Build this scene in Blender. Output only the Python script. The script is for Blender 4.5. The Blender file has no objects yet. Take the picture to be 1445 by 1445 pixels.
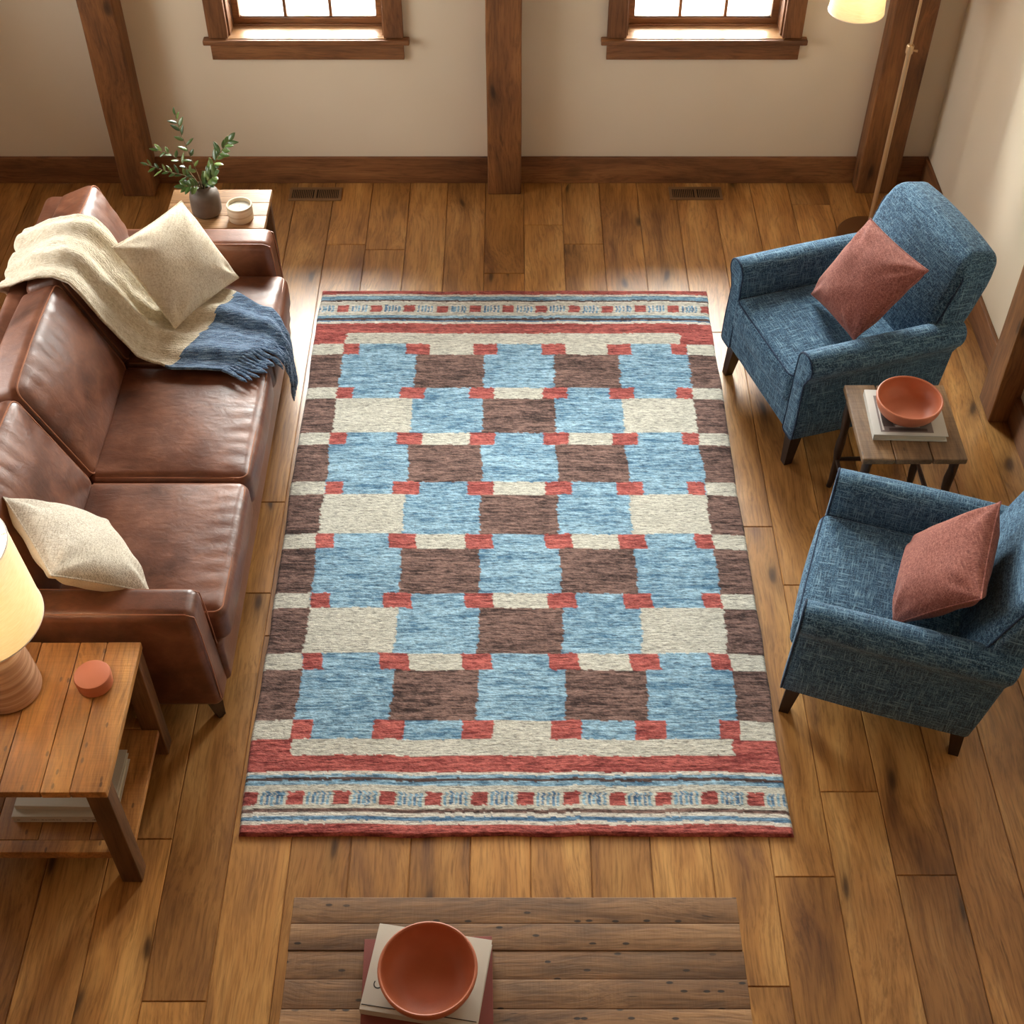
import bpy, bmesh, math, random
import numpy as np
from mathutils import Vector, Matrix, noise as mnoise

C = bpy.context.scene.collection
PI = math.pi
R = math.radians
rng = random.Random(7)

# ------------------------------------------------------------------ materials
def s2l(c):
    out = []
    for v in c[:3]:
        v = v / 255.0
        out.append(v / 12.92 if v <= 0.04045 else ((v + 0.055) / 1.055) ** 2.4)
    return tuple(out) + (1.0,)

class NT:
    """small helper around a node tree"""
    def __init__(self, name):
        self.m = bpy.data.materials.new(name)
        self.m.use_nodes = True
        self.t = self.m.node_tree
        self.b = self.t.nodes['Principled BSDF']
        self.tc = self.t.nodes.new('ShaderNodeTexCoord')
    def n(self, kind, **kw):
        nd = self.t.nodes.new(kind)
        for k, v in kw.items():
            if k.startswith('_'):
                setattr(nd, k[1:], v)
            else:
                nd.inputs[k].default_value = v
        return nd
    def l(self, a, b):
        self.t.links.new(a, b)
    def mapping(self, scale, src=None, loc=(0, 0, 0), rot=(0, 0, 0)):
        mp = self.n('ShaderNodeMapping')
        mp.inputs['Scale'].default_value = scale
        mp.inputs['Location'].default_value = loc
        mp.inputs['Rotation'].default_value = rot
        self.l(src or self.tc.outputs['Object'], mp.inputs['Vector'])
        return mp.outputs[0]
    def noise(self, vec, scale=1.0, detail=4.0, rough=0.6, dist=0.0):
        nd = self.n('ShaderNodeTexNoise')
        nd.inputs['Scale'].default_value = scale
        nd.inputs['Detail'].default_value = detail
        nd.inputs['Roughness'].default_value = rough
        nd.inputs['Distortion'].default_value = dist
        self.l(vec, nd.inputs['Vector'])
        return nd.outputs[0]
    def ramp(self, fac, stops):
        nd = self.n('ShaderNodeValToRGB')
        e = nd.color_ramp.elements
        while len(e) < len(stops):
            e.new(0.5)
        for el, (p, c) in zip(e, stops):
            el.position = p
            el.color = c if len(c) == 4 else tuple(c) + (1.0,)
        self.l(fac, nd.inputs[0])
        return nd.outputs[0]
    def math(self, op, a, b=None, clamp=False):
        nd = self.n('ShaderNodeMath')
        nd.operation = op
        nd.use_clamp = clamp
        for i, v in enumerate((a, b)):
            if v is None: continue
            if isinstance(v, (int, float)): nd.inputs[i].default_value = v
            else: self.l(v, nd.inputs[i])
        return nd.outputs[0]
    def mix(self, fac, a, b, mode='MIX'):
        nd = self.n('ShaderNodeMix')
        nd.data_type = 'RGBA'; nd.blend_type = mode
        for i, v in ((0, fac), (6, a), (7, b)):
            if isinstance(v, (int, float)): nd.inputs[i].default_value = v
            elif isinstance(v, tuple): nd.inputs[i].default_value = v
            else: self.l(v, nd.inputs[i])
        return nd.outputs[2]
    def bump(self, h, strength=0.3, dist=0.01, prev=None):
        nd = self.n('ShaderNodeBump')
        nd.inputs['Strength'].default_value = strength
        nd.inputs['Distance'].default_value = dist
        self.l(h, nd.inputs['Height'])
        if prev is not None: self.l(prev, nd.inputs['Normal'])
        return nd.outputs[0]
    def out(self, color=None, rough=None, normal=None, **kw):
        if color is not None:
            if isinstance(color, tuple): self.b.inputs['Base Color'].default_value = color
            else: self.l(color, self.b.inputs['Base Color'])
        if rough is not None:
            if isinstance(rough, (int, float)): self.b.inputs['Roughness'].default_value = rough
            else: self.l(rough, self.b.inputs['Roughness'])
        if normal is not None: self.l(normal, self.b.inputs['Normal'])
        for k, v in kw.items():
            self.b.inputs[k].default_value = v
        return self.m

K0 = (0, 0, 0, 1); K1 = (1, 1, 1, 1)

def wood(name, light, mid, dark, axis='y', rough=0.45, knots=0.5, tone=0.5, grain=1.0, specks=0.0, bump=0.25, coat=0.0, saw=0.0, crack=0.5, fine_amt=0.55):
    t = NT(name)
    at = t.n('ShaderNodeAttribute'); at.attribute_name = 'tone'
    off = t.n('ShaderNodeVectorMath'); off.operation = 'MULTIPLY_ADD'
    off.inputs[1].default_value = (1, 1, 1)
    sc = t.n('ShaderNodeVectorMath'); sc.operation = 'SCALE'
    sc.inputs[0].default_value = (13.7, 7.3, 21.1)
    t.l(at.outputs['Fac'], sc.inputs['Scale'])
    t.l(t.tc.outputs['Object'], off.inputs[0]); t.l(sc.outputs[0], off.inputs[2])
    v = off.outputs[0]
    def S(a, b):   # a along grain, b across
        return (a if axis == 'x' else b, a if axis == 'y' else b, a if axis == 'z' else b)
    def flat(vec, sa, sb):
        sp = t.n('ShaderNodeSeparateXYZ'); t.l(vec, sp.inputs[0])
        o = sp.outputs
        al = o['xyz'.index(axis)]; ot = [o[i] for i in range(3) if i != 'xyz'.index(axis)]
        cb = t.n('ShaderNodeCombineXYZ')
        t.l(t.math('MULTIPLY', al, sa), cb.inputs[0])
        t.l(t.math('MULTIPLY', t.math('ADD', ot[0], ot[1]), sb), cb.inputs[1])
        return cb.outputs[0]
    warp = t.noise(t.mapping(S(1.1, 3.0), v), 1.0, 2.0, 0.5)
    wv = t.n('ShaderNodeVectorMath'); wv.operation = 'SCALE'
    cc = t.n('ShaderNodeCombineXYZ')
    for i in range(3): t.l(warp, cc.inputs[i])
    t.l(cc.outputs[0], wv.inputs[0]); wv.inputs['Scale'].default_value = 0.18
    ad = t.n('ShaderNodeVectorMath'); ad.operation = 'ADD'
    t.l(v, ad.inputs[0]); t.l(wv.outputs[0], ad.inputs[1])
    v2 = ad.outputs[0]
    big = t.noise(t.mapping(S(1.2 * grain, 8 * grain), v2), 1.0, 4.0, 0.6, 0.3)
    fine = t.noise(t.mapping(S(6 * grain, 110 * grain), v2), 1.0, 3.0, 0.7, 0.2)
    col = t.ramp(big, [(0.28, dark), (0.5, mid), (0.72, light)])
    fr = t.ramp(fine, [(0.34, (0.36, 0.31, 0.27, 1)), (0.56, (1.08, 1.08, 1.08, 1))])
    col = t.mix(fine_amt, col, fr, 'MULTIPLY')
    ck = t.noise(t.mapping(S(1.1 * grain, 48 * grain), v2), 1.0, 3.0, 0.6, 0.5)
    ckm = t.ramp(ck, [(0.68, K0), (0.73, K1)])
    col = t.mix(t.math('MULTIPLY', ckm, crack, True), col, tuple(c * 0.25 for c in dark[:3]) + (1,))
    # tone per plank
    tr = t.ramp(at.outputs['Fac'], [(0.0, (0.62, 0.56, 0.52, 1)), (0.5, (1, 1, 1, 1)), (1.0, (1.28, 1.26, 1.2, 1))])
    col = t.mix(tone, col, tr, 'MULTIPLY')
    h = t.math('ADD', t.math('MULTIPLY', fine, 0.6), t.math('MULTIPLY', big, 0.5))
    if knots > 0:
        vo = t.n('ShaderNodeTexVoronoi'); vo.inputs['Scale'].default_value = 1.0; vo.voronoi_dimensions = '2D'
        t.l(flat(v2, 1.7, 5.0), vo.inputs['Vector'])
        sep = t.n('ShaderNodeSeparateColor'); t.l(vo.outputs['Color'], sep.inputs[0])
        gate = t.ramp(sep.outputs[0], [(0.55, K0), (0.62, K1)])
        kd = t.ramp(vo.outputs['Distance'], [(0.0, K1), (0.045, (0.85, 0.85, 0.85, 1)), (0.09, (0.34, 0.34, 0.34, 1)), (0.16, (0.16, 0.16, 0.16, 1)), (0.34, K0)])
        km = t.math('MULTIPLY', t.math('MULTIPLY', kd, gate), knots, True)
        col = t.mix(km, col, tuple(c * 0.22 for c in dark[:3]) + (1,))
    if specks > 0:
        vo2 = t.n('ShaderNodeTexVoronoi'); vo2.inputs['Scale'].default_value = 1.0; vo2.voronoi_dimensions = '2D'
        t.l(flat(v, 17, 42), vo2.inputs['Vector'])
        sep2 = t.n('ShaderNodeSeparateColor'); t.l(vo2.outputs['Color'], sep2.inputs[0])
        g2 = t.ramp(sep2.outputs[1], [(0.87, K0), (0.89, K1)])
        d2 = t.ramp(vo2.outputs['Distance'], [(0.13, K1), (0.2, K0)])
        col = t.mix(t.math('MULTIPLY', t.math('MULTIPLY', d2, g2), specks, True), col, (0.01, 0.007, 0.005, 1))
        gm = t.noise(t.mapping(S(3, 9), v), 1.0, 5.0, 0.7)
        gr = t.ramp(gm, [(0.45, K0), (0.7, K1)])
        col = t.mix(t.math('MULTIPLY', gr, 0.55 * specks), col, s2l((88, 74, 60)))
    if saw > 0:
        sw = t.noise(t.mapping(S(150, 9), v), 1.0, 2.0, 0.5)
        h = t.math('ADD', h, t.math('MULTIPLY', sw, saw))
        col = t.mix(0.35 * saw, col, t.ramp(sw, [(0.35, (0.45, 0.4, 0.35, 1)), (0.6, K1)]), 'MULTIPLY')
    rr = t.ramp(big, [(0.2, (rough + 0.12,) * 3 + (1,)), (0.8, (rough - 0.06,) * 3 + (1,))])
    nb = t.bump(h, bump, 0.003)
    m = t.out(col, rr, nb)
    t.b.inputs['Coat Weight'].default_value = coat
    t.b.inputs['Coat Roughness'].default_value = 0.25
    return m

def linen(name, base, light, dark, sc=1.0, rough=0.9, contrast=1.0, bump=0.5):
    t = NT(name)
    a = t.noise(t.mapping((15 * sc, 230 * sc, 230 * sc)), 1.0, 2.0, 0.6)
    b = t.noise(t.mapping((230 * sc, 15 * sc, 230 * sc)), 1.0, 2.0, 0.6)
    c = t.noise(t.mapping((230 * sc, 230 * sc, 15 * sc)), 1.0, 2.0, 0.6)
    big = t.noise(t.mapping((5, 5, 5)), 1.0, 3.0, 0.6)
    s = t.math('MULTIPLY', t.math('ADD', t.math('ADD', a, b), c), 1 / 3.0)
    mx = t.math('MAXIMUM', t.math('MAXIMUM', a, b), c)
    mn = t.math('MINIMUM', t.math('MINIMUM', a, b), c)
    dk = t.ramp(mn, [(0.32, (contrast * 0.8,) * 3 + (1,)), (0.47, K0)])
    lt = t.ramp(mx, [(0.53, K0), (0.75, (contrast * 0.85,) * 3 + (1,))])
    col = t.mix(dk, base, dark); col = t.mix(lt, col, light)
    col = t.mix(0.35, col, t.ramp(big, [(0.3, (0.75, 0.75, 0.78, 1)), (0.7, (1.15, 1.15, 1.12, 1))]), 'MULTIPLY')
    nb = t.bump(s, bump, 0.004)
    t.out(col, rough, nb)
    t.b.inputs['Sheen Weight'].default_value = 0.08
    t.b.inputs['Sheen Roughness'].default_value = 0.5
    t.b.inputs['Specular IOR Level'].default_value = 0.25
    return t.m

def plain(name, col, rough=0.5, metallic=0.0, bump=0.0, bscale=60.0, var=0.0, spec=0.5):
    t = NT(name)
    nn = t.noise(t.mapping((bscale,) * 3), 1.0, 4.0, 0.6)
    c = t.mix(1.0, col, t.ramp(t.noise(t.mapping((9, 9, 9)), 1.0, 3.0, 0.6), [(0.3, (1 - var,) * 3 + (1,)), (0.7, (1 + var,) * 3 + (1,))]), 'MULTIPLY')
    t.out(c, rough, t.bump(nn, bump, 0.002) if bump > 0 else None, Metallic=metallic)
    t.b.inputs['Specular IOR Level'].default_value = spec
    return t.m

def leather(name, creases=True):
    t = NT(name)
    big = t.noise(t.mapping((4.5, 4.5, 4.5)), 1.0, 5.0, 0.62, 0.4)
    col = t.ramp(big, [(0.28, s2l((72, 41, 29))), (0.5, s2l((108, 64, 44))), (0.74, s2l((140, 90, 65)))])
    # pale worn streaks
    st = t.noise(t.mapping((7, 13, 9), rot=(0.4, 0.2, 0.5)), 1.0, 6.0, 0.7, 0.6)
    col = t.mix(t.math('MULTIPLY', t.ramp(st, [(0.50, K0), (0.75, K1)]), 0.30), col, s2l((172, 118, 88)))
    col = t.mix(t.math('MULTIPLY', t.ramp(st, [(0.28, K1), (0.46, K0)]), 0.35), col, s2l((74, 40, 27)))
    pores = t.n('ShaderNodeTexVoronoi'); pores.inputs['Scale'].default_value = 260
    t.l(t.tc.outputs['Object'], pores.inputs['Vector'])
    cr = t.noise(t.mapping((14, 26, 18)), 1.0, 4.0, 0.55, 0.9)
    n1 = t.bump(pores.outputs['Distance'], 0.12, 0.001)
    n2 = t.bump(cr, 0.16 if creases else 0.10, 0.010, n1)
    rr = t.ramp(big, [(0.3, (0.34,) * 3 + (1,)), (0.7, (0.44,) * 3 + (1,))])
    t.out(col, rr, n2)
    t.b.inputs['Specular IOR Level'].default_value = 0.6
    return t.m

M = {}
M['floor'] = wood('oak_floor', s2l((208, 162, 100)), s2l((178, 128, 70)), s2l((120, 78, 40)), 'y', rough=0.33, knots=0.95, tone=1.0, bump=0.22, coat=0.25, crack=0.45)
M['beam'] = wood('stained_timber', s2l((164, 112, 64)), s2l((136, 90, 50)), s2l((92, 58, 32)), 'z', rough=0.5, knots=0.9, tone=0.3)
M['trim_x'] = wood('stained_trim_x', s2l((160, 112, 70)), s2l((134, 90, 55)), s2l((96, 62, 37)), 'x', rough=0.5, knots=0.5, tone=0.3)
M['trim_y'] = wood('stained_trim_y', s2l((160, 112, 70)), s2l((134, 90, 55)), s2l((96, 62, 37)), 'y', rough=0.5, knots=0.5, tone=0.3)
M['trim_z'] = wood('stained_trim_z', s2l((160, 112, 70)), s2l((134, 90, 55)), s2l((96, 62, 37)), 'z', rough=0.5, knots=0.5, tone=0.3)
M['reclaimed_x'] = wood('reclaimed_wood_x', s2l((182, 144, 102)), s2l((146, 110, 74)), s2l((94, 68, 46)), 'x', rough=0.58, knots=0.4, tone=1.0, crack=0.9, specks=0.9, bump=0.6, saw=0.25)
M['reclaimed_y'] = wood('reclaimed_wood_y', s2l((206, 152, 86)), s2l((178, 122, 64)), s2l((124, 80, 40)), 'y', rough=0.45, knots=0.4, tone=0.7, specks=0.6, bump=0.5, saw=0.45)
M['table_light'] = wood('pale_table_wood', s2l((190, 150, 104)), s2l((164, 124, 82)), s2l((124, 88, 54)), 'x', rough=0.45, knots=0.3, tone=0.6, specks=0.25)
M['table_grey'] = wood('weathered_table_wood', s2l((158, 126, 90)), s2l((126, 98, 68)), s2l((88, 66, 44)), 'y', rough=0.55, knots=0.2, tone=0.6, specks=0.5, saw=0.7, bump=0.6)
M['table_leg'] = wood('table_leg_wood', s2l((132, 92, 54)), s2l((104, 70, 40)), s2l((70, 46, 27)), 'z', rough=0.5, knots=0.3, tone=0.3)
M['dark_wood'] = wood('dark_leg_wood', s2l((66, 42, 28)), s2l((48, 30, 20)), s2l((30, 19, 13)), 'z', rough=0.4, knots=0.0, tone=0.0)
M['leather'] = leather('brown_leather')
M['leather_plain'] = leather('brown_leather_smooth', False)
M['leather_pipe'] = plain('leather_piping', s2l((164, 108, 78)), 0.4, var=0.1)
M['blue'] = linen('blue_linen', s2l((44, 82, 112)), s2l((140, 178, 200)), s2l((18, 36, 56)))
M['blue_pipe'] = linen('blue_linen_piping', s2l((30, 50, 76)), s2l((60, 86, 114)), s2l((18, 32, 52)))
M['rust'] = linen('rust_linen', s2l((132, 76, 66)), s2l((172, 116, 100)), s2l((98, 50, 44)), 1.0, contrast=1.0)
M['cream'] = linen('cream_linen', s2l((226, 214, 190)), s2l((240, 232, 214)), s2l((190, 172, 142)), 0.8, contrast=0.9, bump=1.0)
M['oat'] = linen('oatmeal_linen', s2l((204, 195, 178)), s2l((232, 226, 212)), s2l((150, 138, 118)), 1.1, bump=0.8)
M['cream_back'] = linen('cream_linen_plain', s2l((222, 206, 176)), s2l((232, 220, 196)), s2l((206, 186, 152)), 1.0, contrast=0.6)
M['terracotta'] = plain('terracotta', s2l((184, 106, 72)), 0.5, bump=0.15, bscale=90, var=0.07)
M['vase'] = plain('stoneware_vase', s2l((98, 86, 76)), 0.6, bump=0.4, bscale=30, var=0.28)
M['metal'] = plain('bronze_vent_metal', s2l((140, 110, 78)), 0.45, 0.4, var=0.05)
M['duct_shadow'] = plain('duct_shadow', s2l((16, 12, 10)), 0.8)
M['steel'] = plain('brushed_brass', s2l((206, 176, 136)), 0.3, 0.6)
M['lamp_base_metal'] = plain('brown_metal_base', s2l((122, 84, 52)), 0.4, 0.4)
M['book_white'] = plain('grey_white_book_cloth', s2l((196, 190, 176)), 0.7, bump=0.15, bscale=400)
M['book_grey'] = plain('pale_grey_cover', s2l((190, 190, 184)), 0.4)
M['book_red'] = plain('red_brown_book_cloth', s2l((128, 62, 52)), 0.7, bump=0.15, bscale=400)
M['ink'] = plain('dark_ink', s2l((44, 38, 34)), 0.7)
M['photo_mid'] = plain('photo_grey_print', s2l((120, 112, 110)), 0.45)
M['photo_dark'] = plain('photo_dark_print', s2l((70, 60, 58)), 0.45)
M['photo_light'] = plain('photo_light_print', s2l((206, 202, 196)), 0.45)
M['wax'] = plain('white_wax', s2l((214, 210, 196)), 0.35)
M['wick'] = plain('wick', s2l((50, 40, 30)), 0.9)
M['white'] = plain('white_plastic', s2l((230, 225, 215)), 0.5)
M['bark'] = plain('twig_bark', s2l((112, 92, 58)), 0.7)
M['sill'] = wood('sill_wood', s2l((196, 156, 112)), s2l((176, 134, 92)), s2l((144, 102, 64)), 'x', rough=0.3, knots=0.2, tone=0.2, coat=0.2)

def pages_mat():
    t = NT('book_pages')
    a = t.noise(t.mapping((2, 2, 900)), 1.0, 2.0, 0.5)
    t.out(t.ramp(a, [(0.3, s2l((188, 178, 152))), (0.7, s2l((226, 218, 196)))]), 0.85)
    return t.m
M['pages'] = pages_mat()

def stripes_clay(name, a, b, c, sc):
    t = NT(name)
    wv = t.n('ShaderNodeTexNoise'); wv.inputs['Scale'].default_value = 1.0; wv.inputs['Detail'].default_value = 3
    wv.inputs['Distortion'].default_value = 0.6
    t.l(t.mapping((2.0, 2.0, sc), rot=(0.12, 0.1, 0)), wv.inputs['Vector'])
    col = t.ramp(wv.outputs[0], [(0.34, a), (0.5, b), (0.66, c)])
    t.out(col, 0.65, t.bump(wv.outputs[0], 0.15, 0.003))
    return t.m
M['lamp_clay'] = stripes_clay('banded_clay', s2l((150, 108, 80)), s2l((188, 146, 114)), s2l((214, 180, 148)), 60)
M['cup_clay'] = stripes_clay('speckled_cream_clay', s2l((176, 156, 128)), s2l((206, 192, 166)), s2l((220, 208, 186)), 40)

def wall_mat():
    t = NT('plaster_wall')
    n = t.noise(t.mapping((60, 60, 60)), 1.0, 5.0, 0.65)
    b = t.noise(t.mapping((1.2, 1.2, 1.2)), 1.0, 3.0, 0.5)
    col = t.ramp(b, [(0.3, s2l((226, 214, 190))), (0.7, s2l((233, 222, 200)))])
    t.out(col, 0.9, t.bump(n, 0.12, 0.002))
    return t.m
M['wall'] = wall_mat()
M['ceiling'] = plain('ceiling_paint', s2l((214, 204, 184)), 0.9)

def leaf_mat():
    t = NT('leaf_green')
    inf = t.n('ShaderNodeObjectInfo')
    col = t.ramp(inf.outputs['Random'], [(0.0, s2l((44, 74, 34))), (0.5, s2l((74, 104, 48))), (1.0, s2l((118, 140, 78)))])
    t.out(col, 0.32)
    t.b.inputs['Specular IOR Level'].default_value = 0.7
    t.b.inputs['Subsurface Weight'].default_value = 0.0
    return t.m
M['leaf'] = leaf_mat()

def shade_mat():
    t = NT('lamp_shade_cloth')
    tr = t.n('ShaderNodeBsdfTranslucent'); df = t.n('ShaderNodeBsdfDiffuse')
    a = t.noise(t.mapping((30, 30, 260)), 1.0, 3.0, 0.6)
    col = t.ramp(a, [(0.3, s2l((240, 228, 206))), (0.7, s2l((250, 242, 226)))])
    t.l(col, tr.inputs[0]); t.l(col, df.inputs[0])
    mx = t.n('ShaderNodeMixShader'); mx.inputs[0].default_value = 0.6
    t.l(df.outputs[0], mx.inputs[1]); t.l(tr.outputs[0], mx.inputs[2])
    o = t.t.nodes['Material Output']; t.l(mx.outputs[0], o.inputs[0])
    return t.m
M['shade'] = shade_mat()

def emit(name, col, s):
    m = bpy.data.materials.new(name); m.use_nodes = True
    b = m.node_tree.nodes['Principled BSDF']
    b.inputs['Base Color'].default_value = col
    b.inputs['Emission Color'].default_value = col
    b.inputs['Emission Strength'].default_value = s
    return m
M['bulb'] = emit('warm_bulb', s2l((255, 214, 150)), 12.0)

def glass_mat():
    m = bpy.data.materials.new('window_glass'); m.use_nodes = True
    nt = m.node_tree
    for n in list(nt.nodes): nt.nodes.remove(n)
    o = nt.nodes.new('ShaderNodeOutputMaterial')
    t = nt.nodes.new('ShaderNodeBsdfTransparent'); g = nt.nodes.new('ShaderNodeBsdfGlossy')
    g.inputs['Roughness'].default_value = 0.02
    f = nt.nodes.new('ShaderNodeFresnel'); f.inputs[0].default_value = 1.3
    mx = nt.nodes.new('ShaderNodeMixShader')
    nt.links.new(f.outputs[0], mx.inputs[0]); nt.links.new(t.outputs[0], mx.inputs[1]); nt.links.new(g.outputs[0], mx.inputs[2])
    nt.links.new(mx.outputs[0], o.inputs[0])
    return m
M['glass'] = glass_mat()

def knit(name, a, b, c, stretch):
    t = NT(name)
    n1 = t.noise(t.mapping(stretch), 1.0, 3.0, 0.65, 0.5)
    n2 = t.noise(t.mapping((240, 240, 240)), 1.0, 2.0, 0.6)
    s = t.math('ADD', t.math('MULTIPLY', n1, 0.65), t.math('MULTIPLY', n2, 0.35))
    col = t.ramp(s, [(0.36, a), (0.5, b), (0.64, c)])
    rows = t.noise(t.mapping((26, 190, 26)), 1.0, 2.0, 0.5)
    t.out(col, 0.95, t.bump(t.math('ADD', s, t.math('MULTIPLY', rows, 0.5)), 1.0, 0.012))
    t.b.inputs['Sheen Weight'].default_value = 0.4
    t.b.inputs['Specular IOR Level'].default_value = 0.1
    return t.m
M['knit_cream'] = knit('cream_wool_knit', s2l((204, 190, 160)), s2l((224, 212, 186)), s2l((238, 229, 208)), (60, 95, 60))
M['knit_blue'] = knit('blue_knit', s2l((38, 60, 88)), s2l((80, 112, 146)), s2l((138, 168, 196)), (22, 120, 120))

# ------------------------------------------------------------------ mesh helpers
def link(o, parent=None):
    C.objects.link(o)
    if parent is not None:
        o.parent = parent
    return o

def tag(o, label=None, cat=None, group=None, kind=None):
    if label: o['label'] = label
    if cat: o['category'] = cat
    if group: o['group'] = group
    if kind: o['kind'] = kind
    return o

def thing(name, label, cat, loc=(0, 0, 0), rz=0.0, group=None):
    o = bpy.data.objects.new(name, None)
    o.empty_display_size = 0.1
    o.location = loc; o.rotation_euler = (0, 0, rz)
    link(o)
    return tag(o, label, cat, group)

class MB:
    def __init__(self):
        self.v = []; self.f = []; self.tone = []; self.fm = []; self.mi = 0
    def add(self, vs, fs, tone=0.5, mat=None):
        b = len(self.v)
        self.v += [tuple(p) for p in vs]
        self.tone += [tone] * len(vs)
        self.f += [tuple(i + b for i in f) for f in fs]
        self.fm += [self.mi if mat is None else mat] * len(fs)
    def box(self, x0, x1, y0, y1, z0, z1, bev=0.0, tone=0.5, mat=None, fn=None):
        if bev <= 0:
            vs = [(x, y, z) for x in (x0, x1) for y in (y0, y1) for z in (z0, z1)]
            fs = [(0, 1, 3, 2), (4, 6, 7, 5), (0, 4, 5, 1), (2, 3, 7, 6), (0, 2, 6, 4), (1, 5, 7, 3)]
        else:
            vs, fs = rb_geo((x1 - x0, y1 - y0, z1 - z0), bev, 2, (1, 1, 1))
            cx, cy, cz = (x0 + x1) / 2, (y0 + y1) / 2, (z0 + z1) / 2
            vs = [(p[0] + cx, p[1] + cy, p[2] + cz) for p in vs]
        if fn: vs = [fn(*p) for p in vs]
        self.add(vs, fs, tone, mat)
        return self
    def tube(self, pts, r, seg=10, tone=0.5, cap=True, closed=False, mat=None):
        P = [Vector(p) for p in pts]; n = len(P)
        rad = r if isinstance(r, (list, tuple)) else [r] * n
        vs = []; fs = []
        up = None
        for i in range(n):
            if closed: d = P[(i + 1) % n] - P[(i - 1) % n]
            else: d = P[min(i + 1, n - 1)] - P[max(i - 1, 0)]
            if d.length < 1e-9: d = Vector((0, 0, 1))
            d.normalize()
            if up is None:
                up = Vector((0, 0, 1)) if abs(d.z) < 0.9 else Vector((1, 0, 0))
            a = d.cross(up)
            if a.length < 1e-6: a = d.cross(Vector((0.3, 1, 0.2)))
            a.normalize(); b = a.cross(d).normalized(); up = b
            for k in range(seg):
                t = 2 * PI * k / seg
                vs.append(P[i] + a * (math.cos(t) * rad[i]) + b * (math.sin(t) * rad[i]))
        m = n if closed else n - 1
        for i in range(m):
            for k in range(seg):
                a0 = i * seg + k; a1 = i * seg + (k + 1) % seg
                b0 = ((i + 1) % n) * seg + k; b1 = ((i + 1) % n) * seg + (k + 1) % seg
                fs.append((a0, a1, b1, b0))
        if cap and not closed:
            fs.append(tuple(range(seg - 1, -1, -1)))
            fs.append(tuple((n - 1) * seg + k for k in range(seg)))
        self.add(vs, fs, tone, mat)
        return self
    def lathe(self, prof, c=(0, 0, 0), seg=40, tone=0.5, mat=None):
        vs = []; fs = []
        for (r, z) in prof:
            for k in range(seg):
                t = 2 * PI * k / seg
                vs.append((c[0] + r * math.cos(t), c[1] + r * math.sin(t), c[2] + z))
        for i in range(len(prof) - 1):
            for k in range(seg):
                k1 = (k + 1) % seg
                fs.append((i * seg + k, i * seg + k1, (i + 1) * seg + k1, (i + 1) * seg + k))
        if prof[0][0] > 1e-5: fs.append(tuple(range(seg - 1, -1, -1)))
        if prof[-1][0] > 1e-5: fs.append(tuple((len(prof) - 1) * seg + k for k in range(seg)))
        self.add(vs, fs, tone, mat)
        return self
    def build(self, name, mats, parent=None, smooth=True, angle=None):
        me = bpy.data.meshes.new(name)
        me.from_pydata(self.v, [], self.f)
        if not isinstance(mats, (list, tuple)): mats = [mats]
        for m in mats: me.materials.append(m)
        if len(mats) > 1: me.polygons.foreach_set('material_index', self.fm)
        at = me.attributes.new('tone', 'FLOAT', 'POINT')
        at.data.foreach_set('value', self.tone)
        bm = bmesh.new(); bm.from_mesh(me)
        bmesh.ops.remove_doubles(bm, verts=bm.verts, dist=1e-6)
        bmesh.ops.recalc_face_normals(bm, faces=bm.faces)
        bm.to_mesh(me); bm.free()
        if smooth:
            me.shade_smooth() if hasattr(me, 'shade_smooth') else None
            me.polygons.foreach_set('use_smooth', [True] * len(me.polygons))
            try: me.set_sharp_from_angle(angle=R(angle or 42))
            except Exception: pass
        me.update()
        o = bpy.data.objects.new(name, me)
        return link(o, parent)

def rb_geo(size, r, k=4, inner=(4, 4, 4)):
    """rounded box surface, vertices + quads"""
    h = [s / 2 for s in size]
    r = min(r, min(h) * 0.999)
    ax = []
    for i in range(3):
        q = h[i] - r
        outer = [q + r * math.tan(R(45) * j / k) for j in range(1, k + 1)]
        mid = [-q + 2 * q * j / inner[i] for j in range(inner[i] + 1)]
        ax.append([-o for o in reversed(outer)] + mid + outer)
    N = [len(a) for a in ax]
    idx = {}; vs = []; fs = []
    def V(i, j, l):
        key = (i, j, l)
        if key in idx: return idx[key]
        p = [ax[0][i], ax[1][j], ax[2][l]]
        q = [max(-(h[a] - r), min(h[a] - r, p[a])) for a in range(3)]
        d = [p[a] - q[a] for a in range(3)]
        L = math.sqrt(sum(x * x for x in d))
        if L > 1e-9: p = [q[a] + d[a] / L * r for a in range(3)]
        idx[key] = len(vs); vs.append(tuple(p)); return idx[key]
    for l in (0, N[2] - 1):
        for i in range(N[0] - 1):
            for j in range(N[1] - 1):
                fs.append((V(i, j, l), V(i + 1, j, l), V(i + 1, j + 1, l), V(i, j + 1, l)))
    for j in (0, N[1] - 1):
        for i in range(N[0] - 1):
            for l in range(N[2] - 1):
                fs.append((V(i, j, l), V(i + 1, j, l), V(i + 1, j, l + 1), V(i, j, l + 1)))
    for i in (0, N[0] - 1):
        for j in range(N[1] - 1):
            for l in range(N[2] - 1):
                fs.append((V(i, j, l), V(i, j + 1, l), V(i, j + 1, l + 1), V(i, j, l + 1)))
    return vs, fs

def rbox(name, size, r, mat, parent=None, loc=(0, 0, 0), rot=None, fn=None, k=4, inner=(4, 4, 4)):
    vs, fs = rb_geo(size, r, k, inner)
    if fn: vs = [fn(*p) for p in vs]
    mtx = Matrix.Translation(loc)
    if rot is not None: mtx = mtx @ rot
    vs = [tuple(mtx @ Vector(p)) for p in vs]
    mb = MB(); mb.add(vs, fs)
    return mb.build(name, mat, parent, True, 60)

def nz(x, y, z, s=1.0, seed=0.0):
    return mnoise.noise(Vector((x * s + seed, y * s + seed * 1.7, z * s - seed)))

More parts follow.
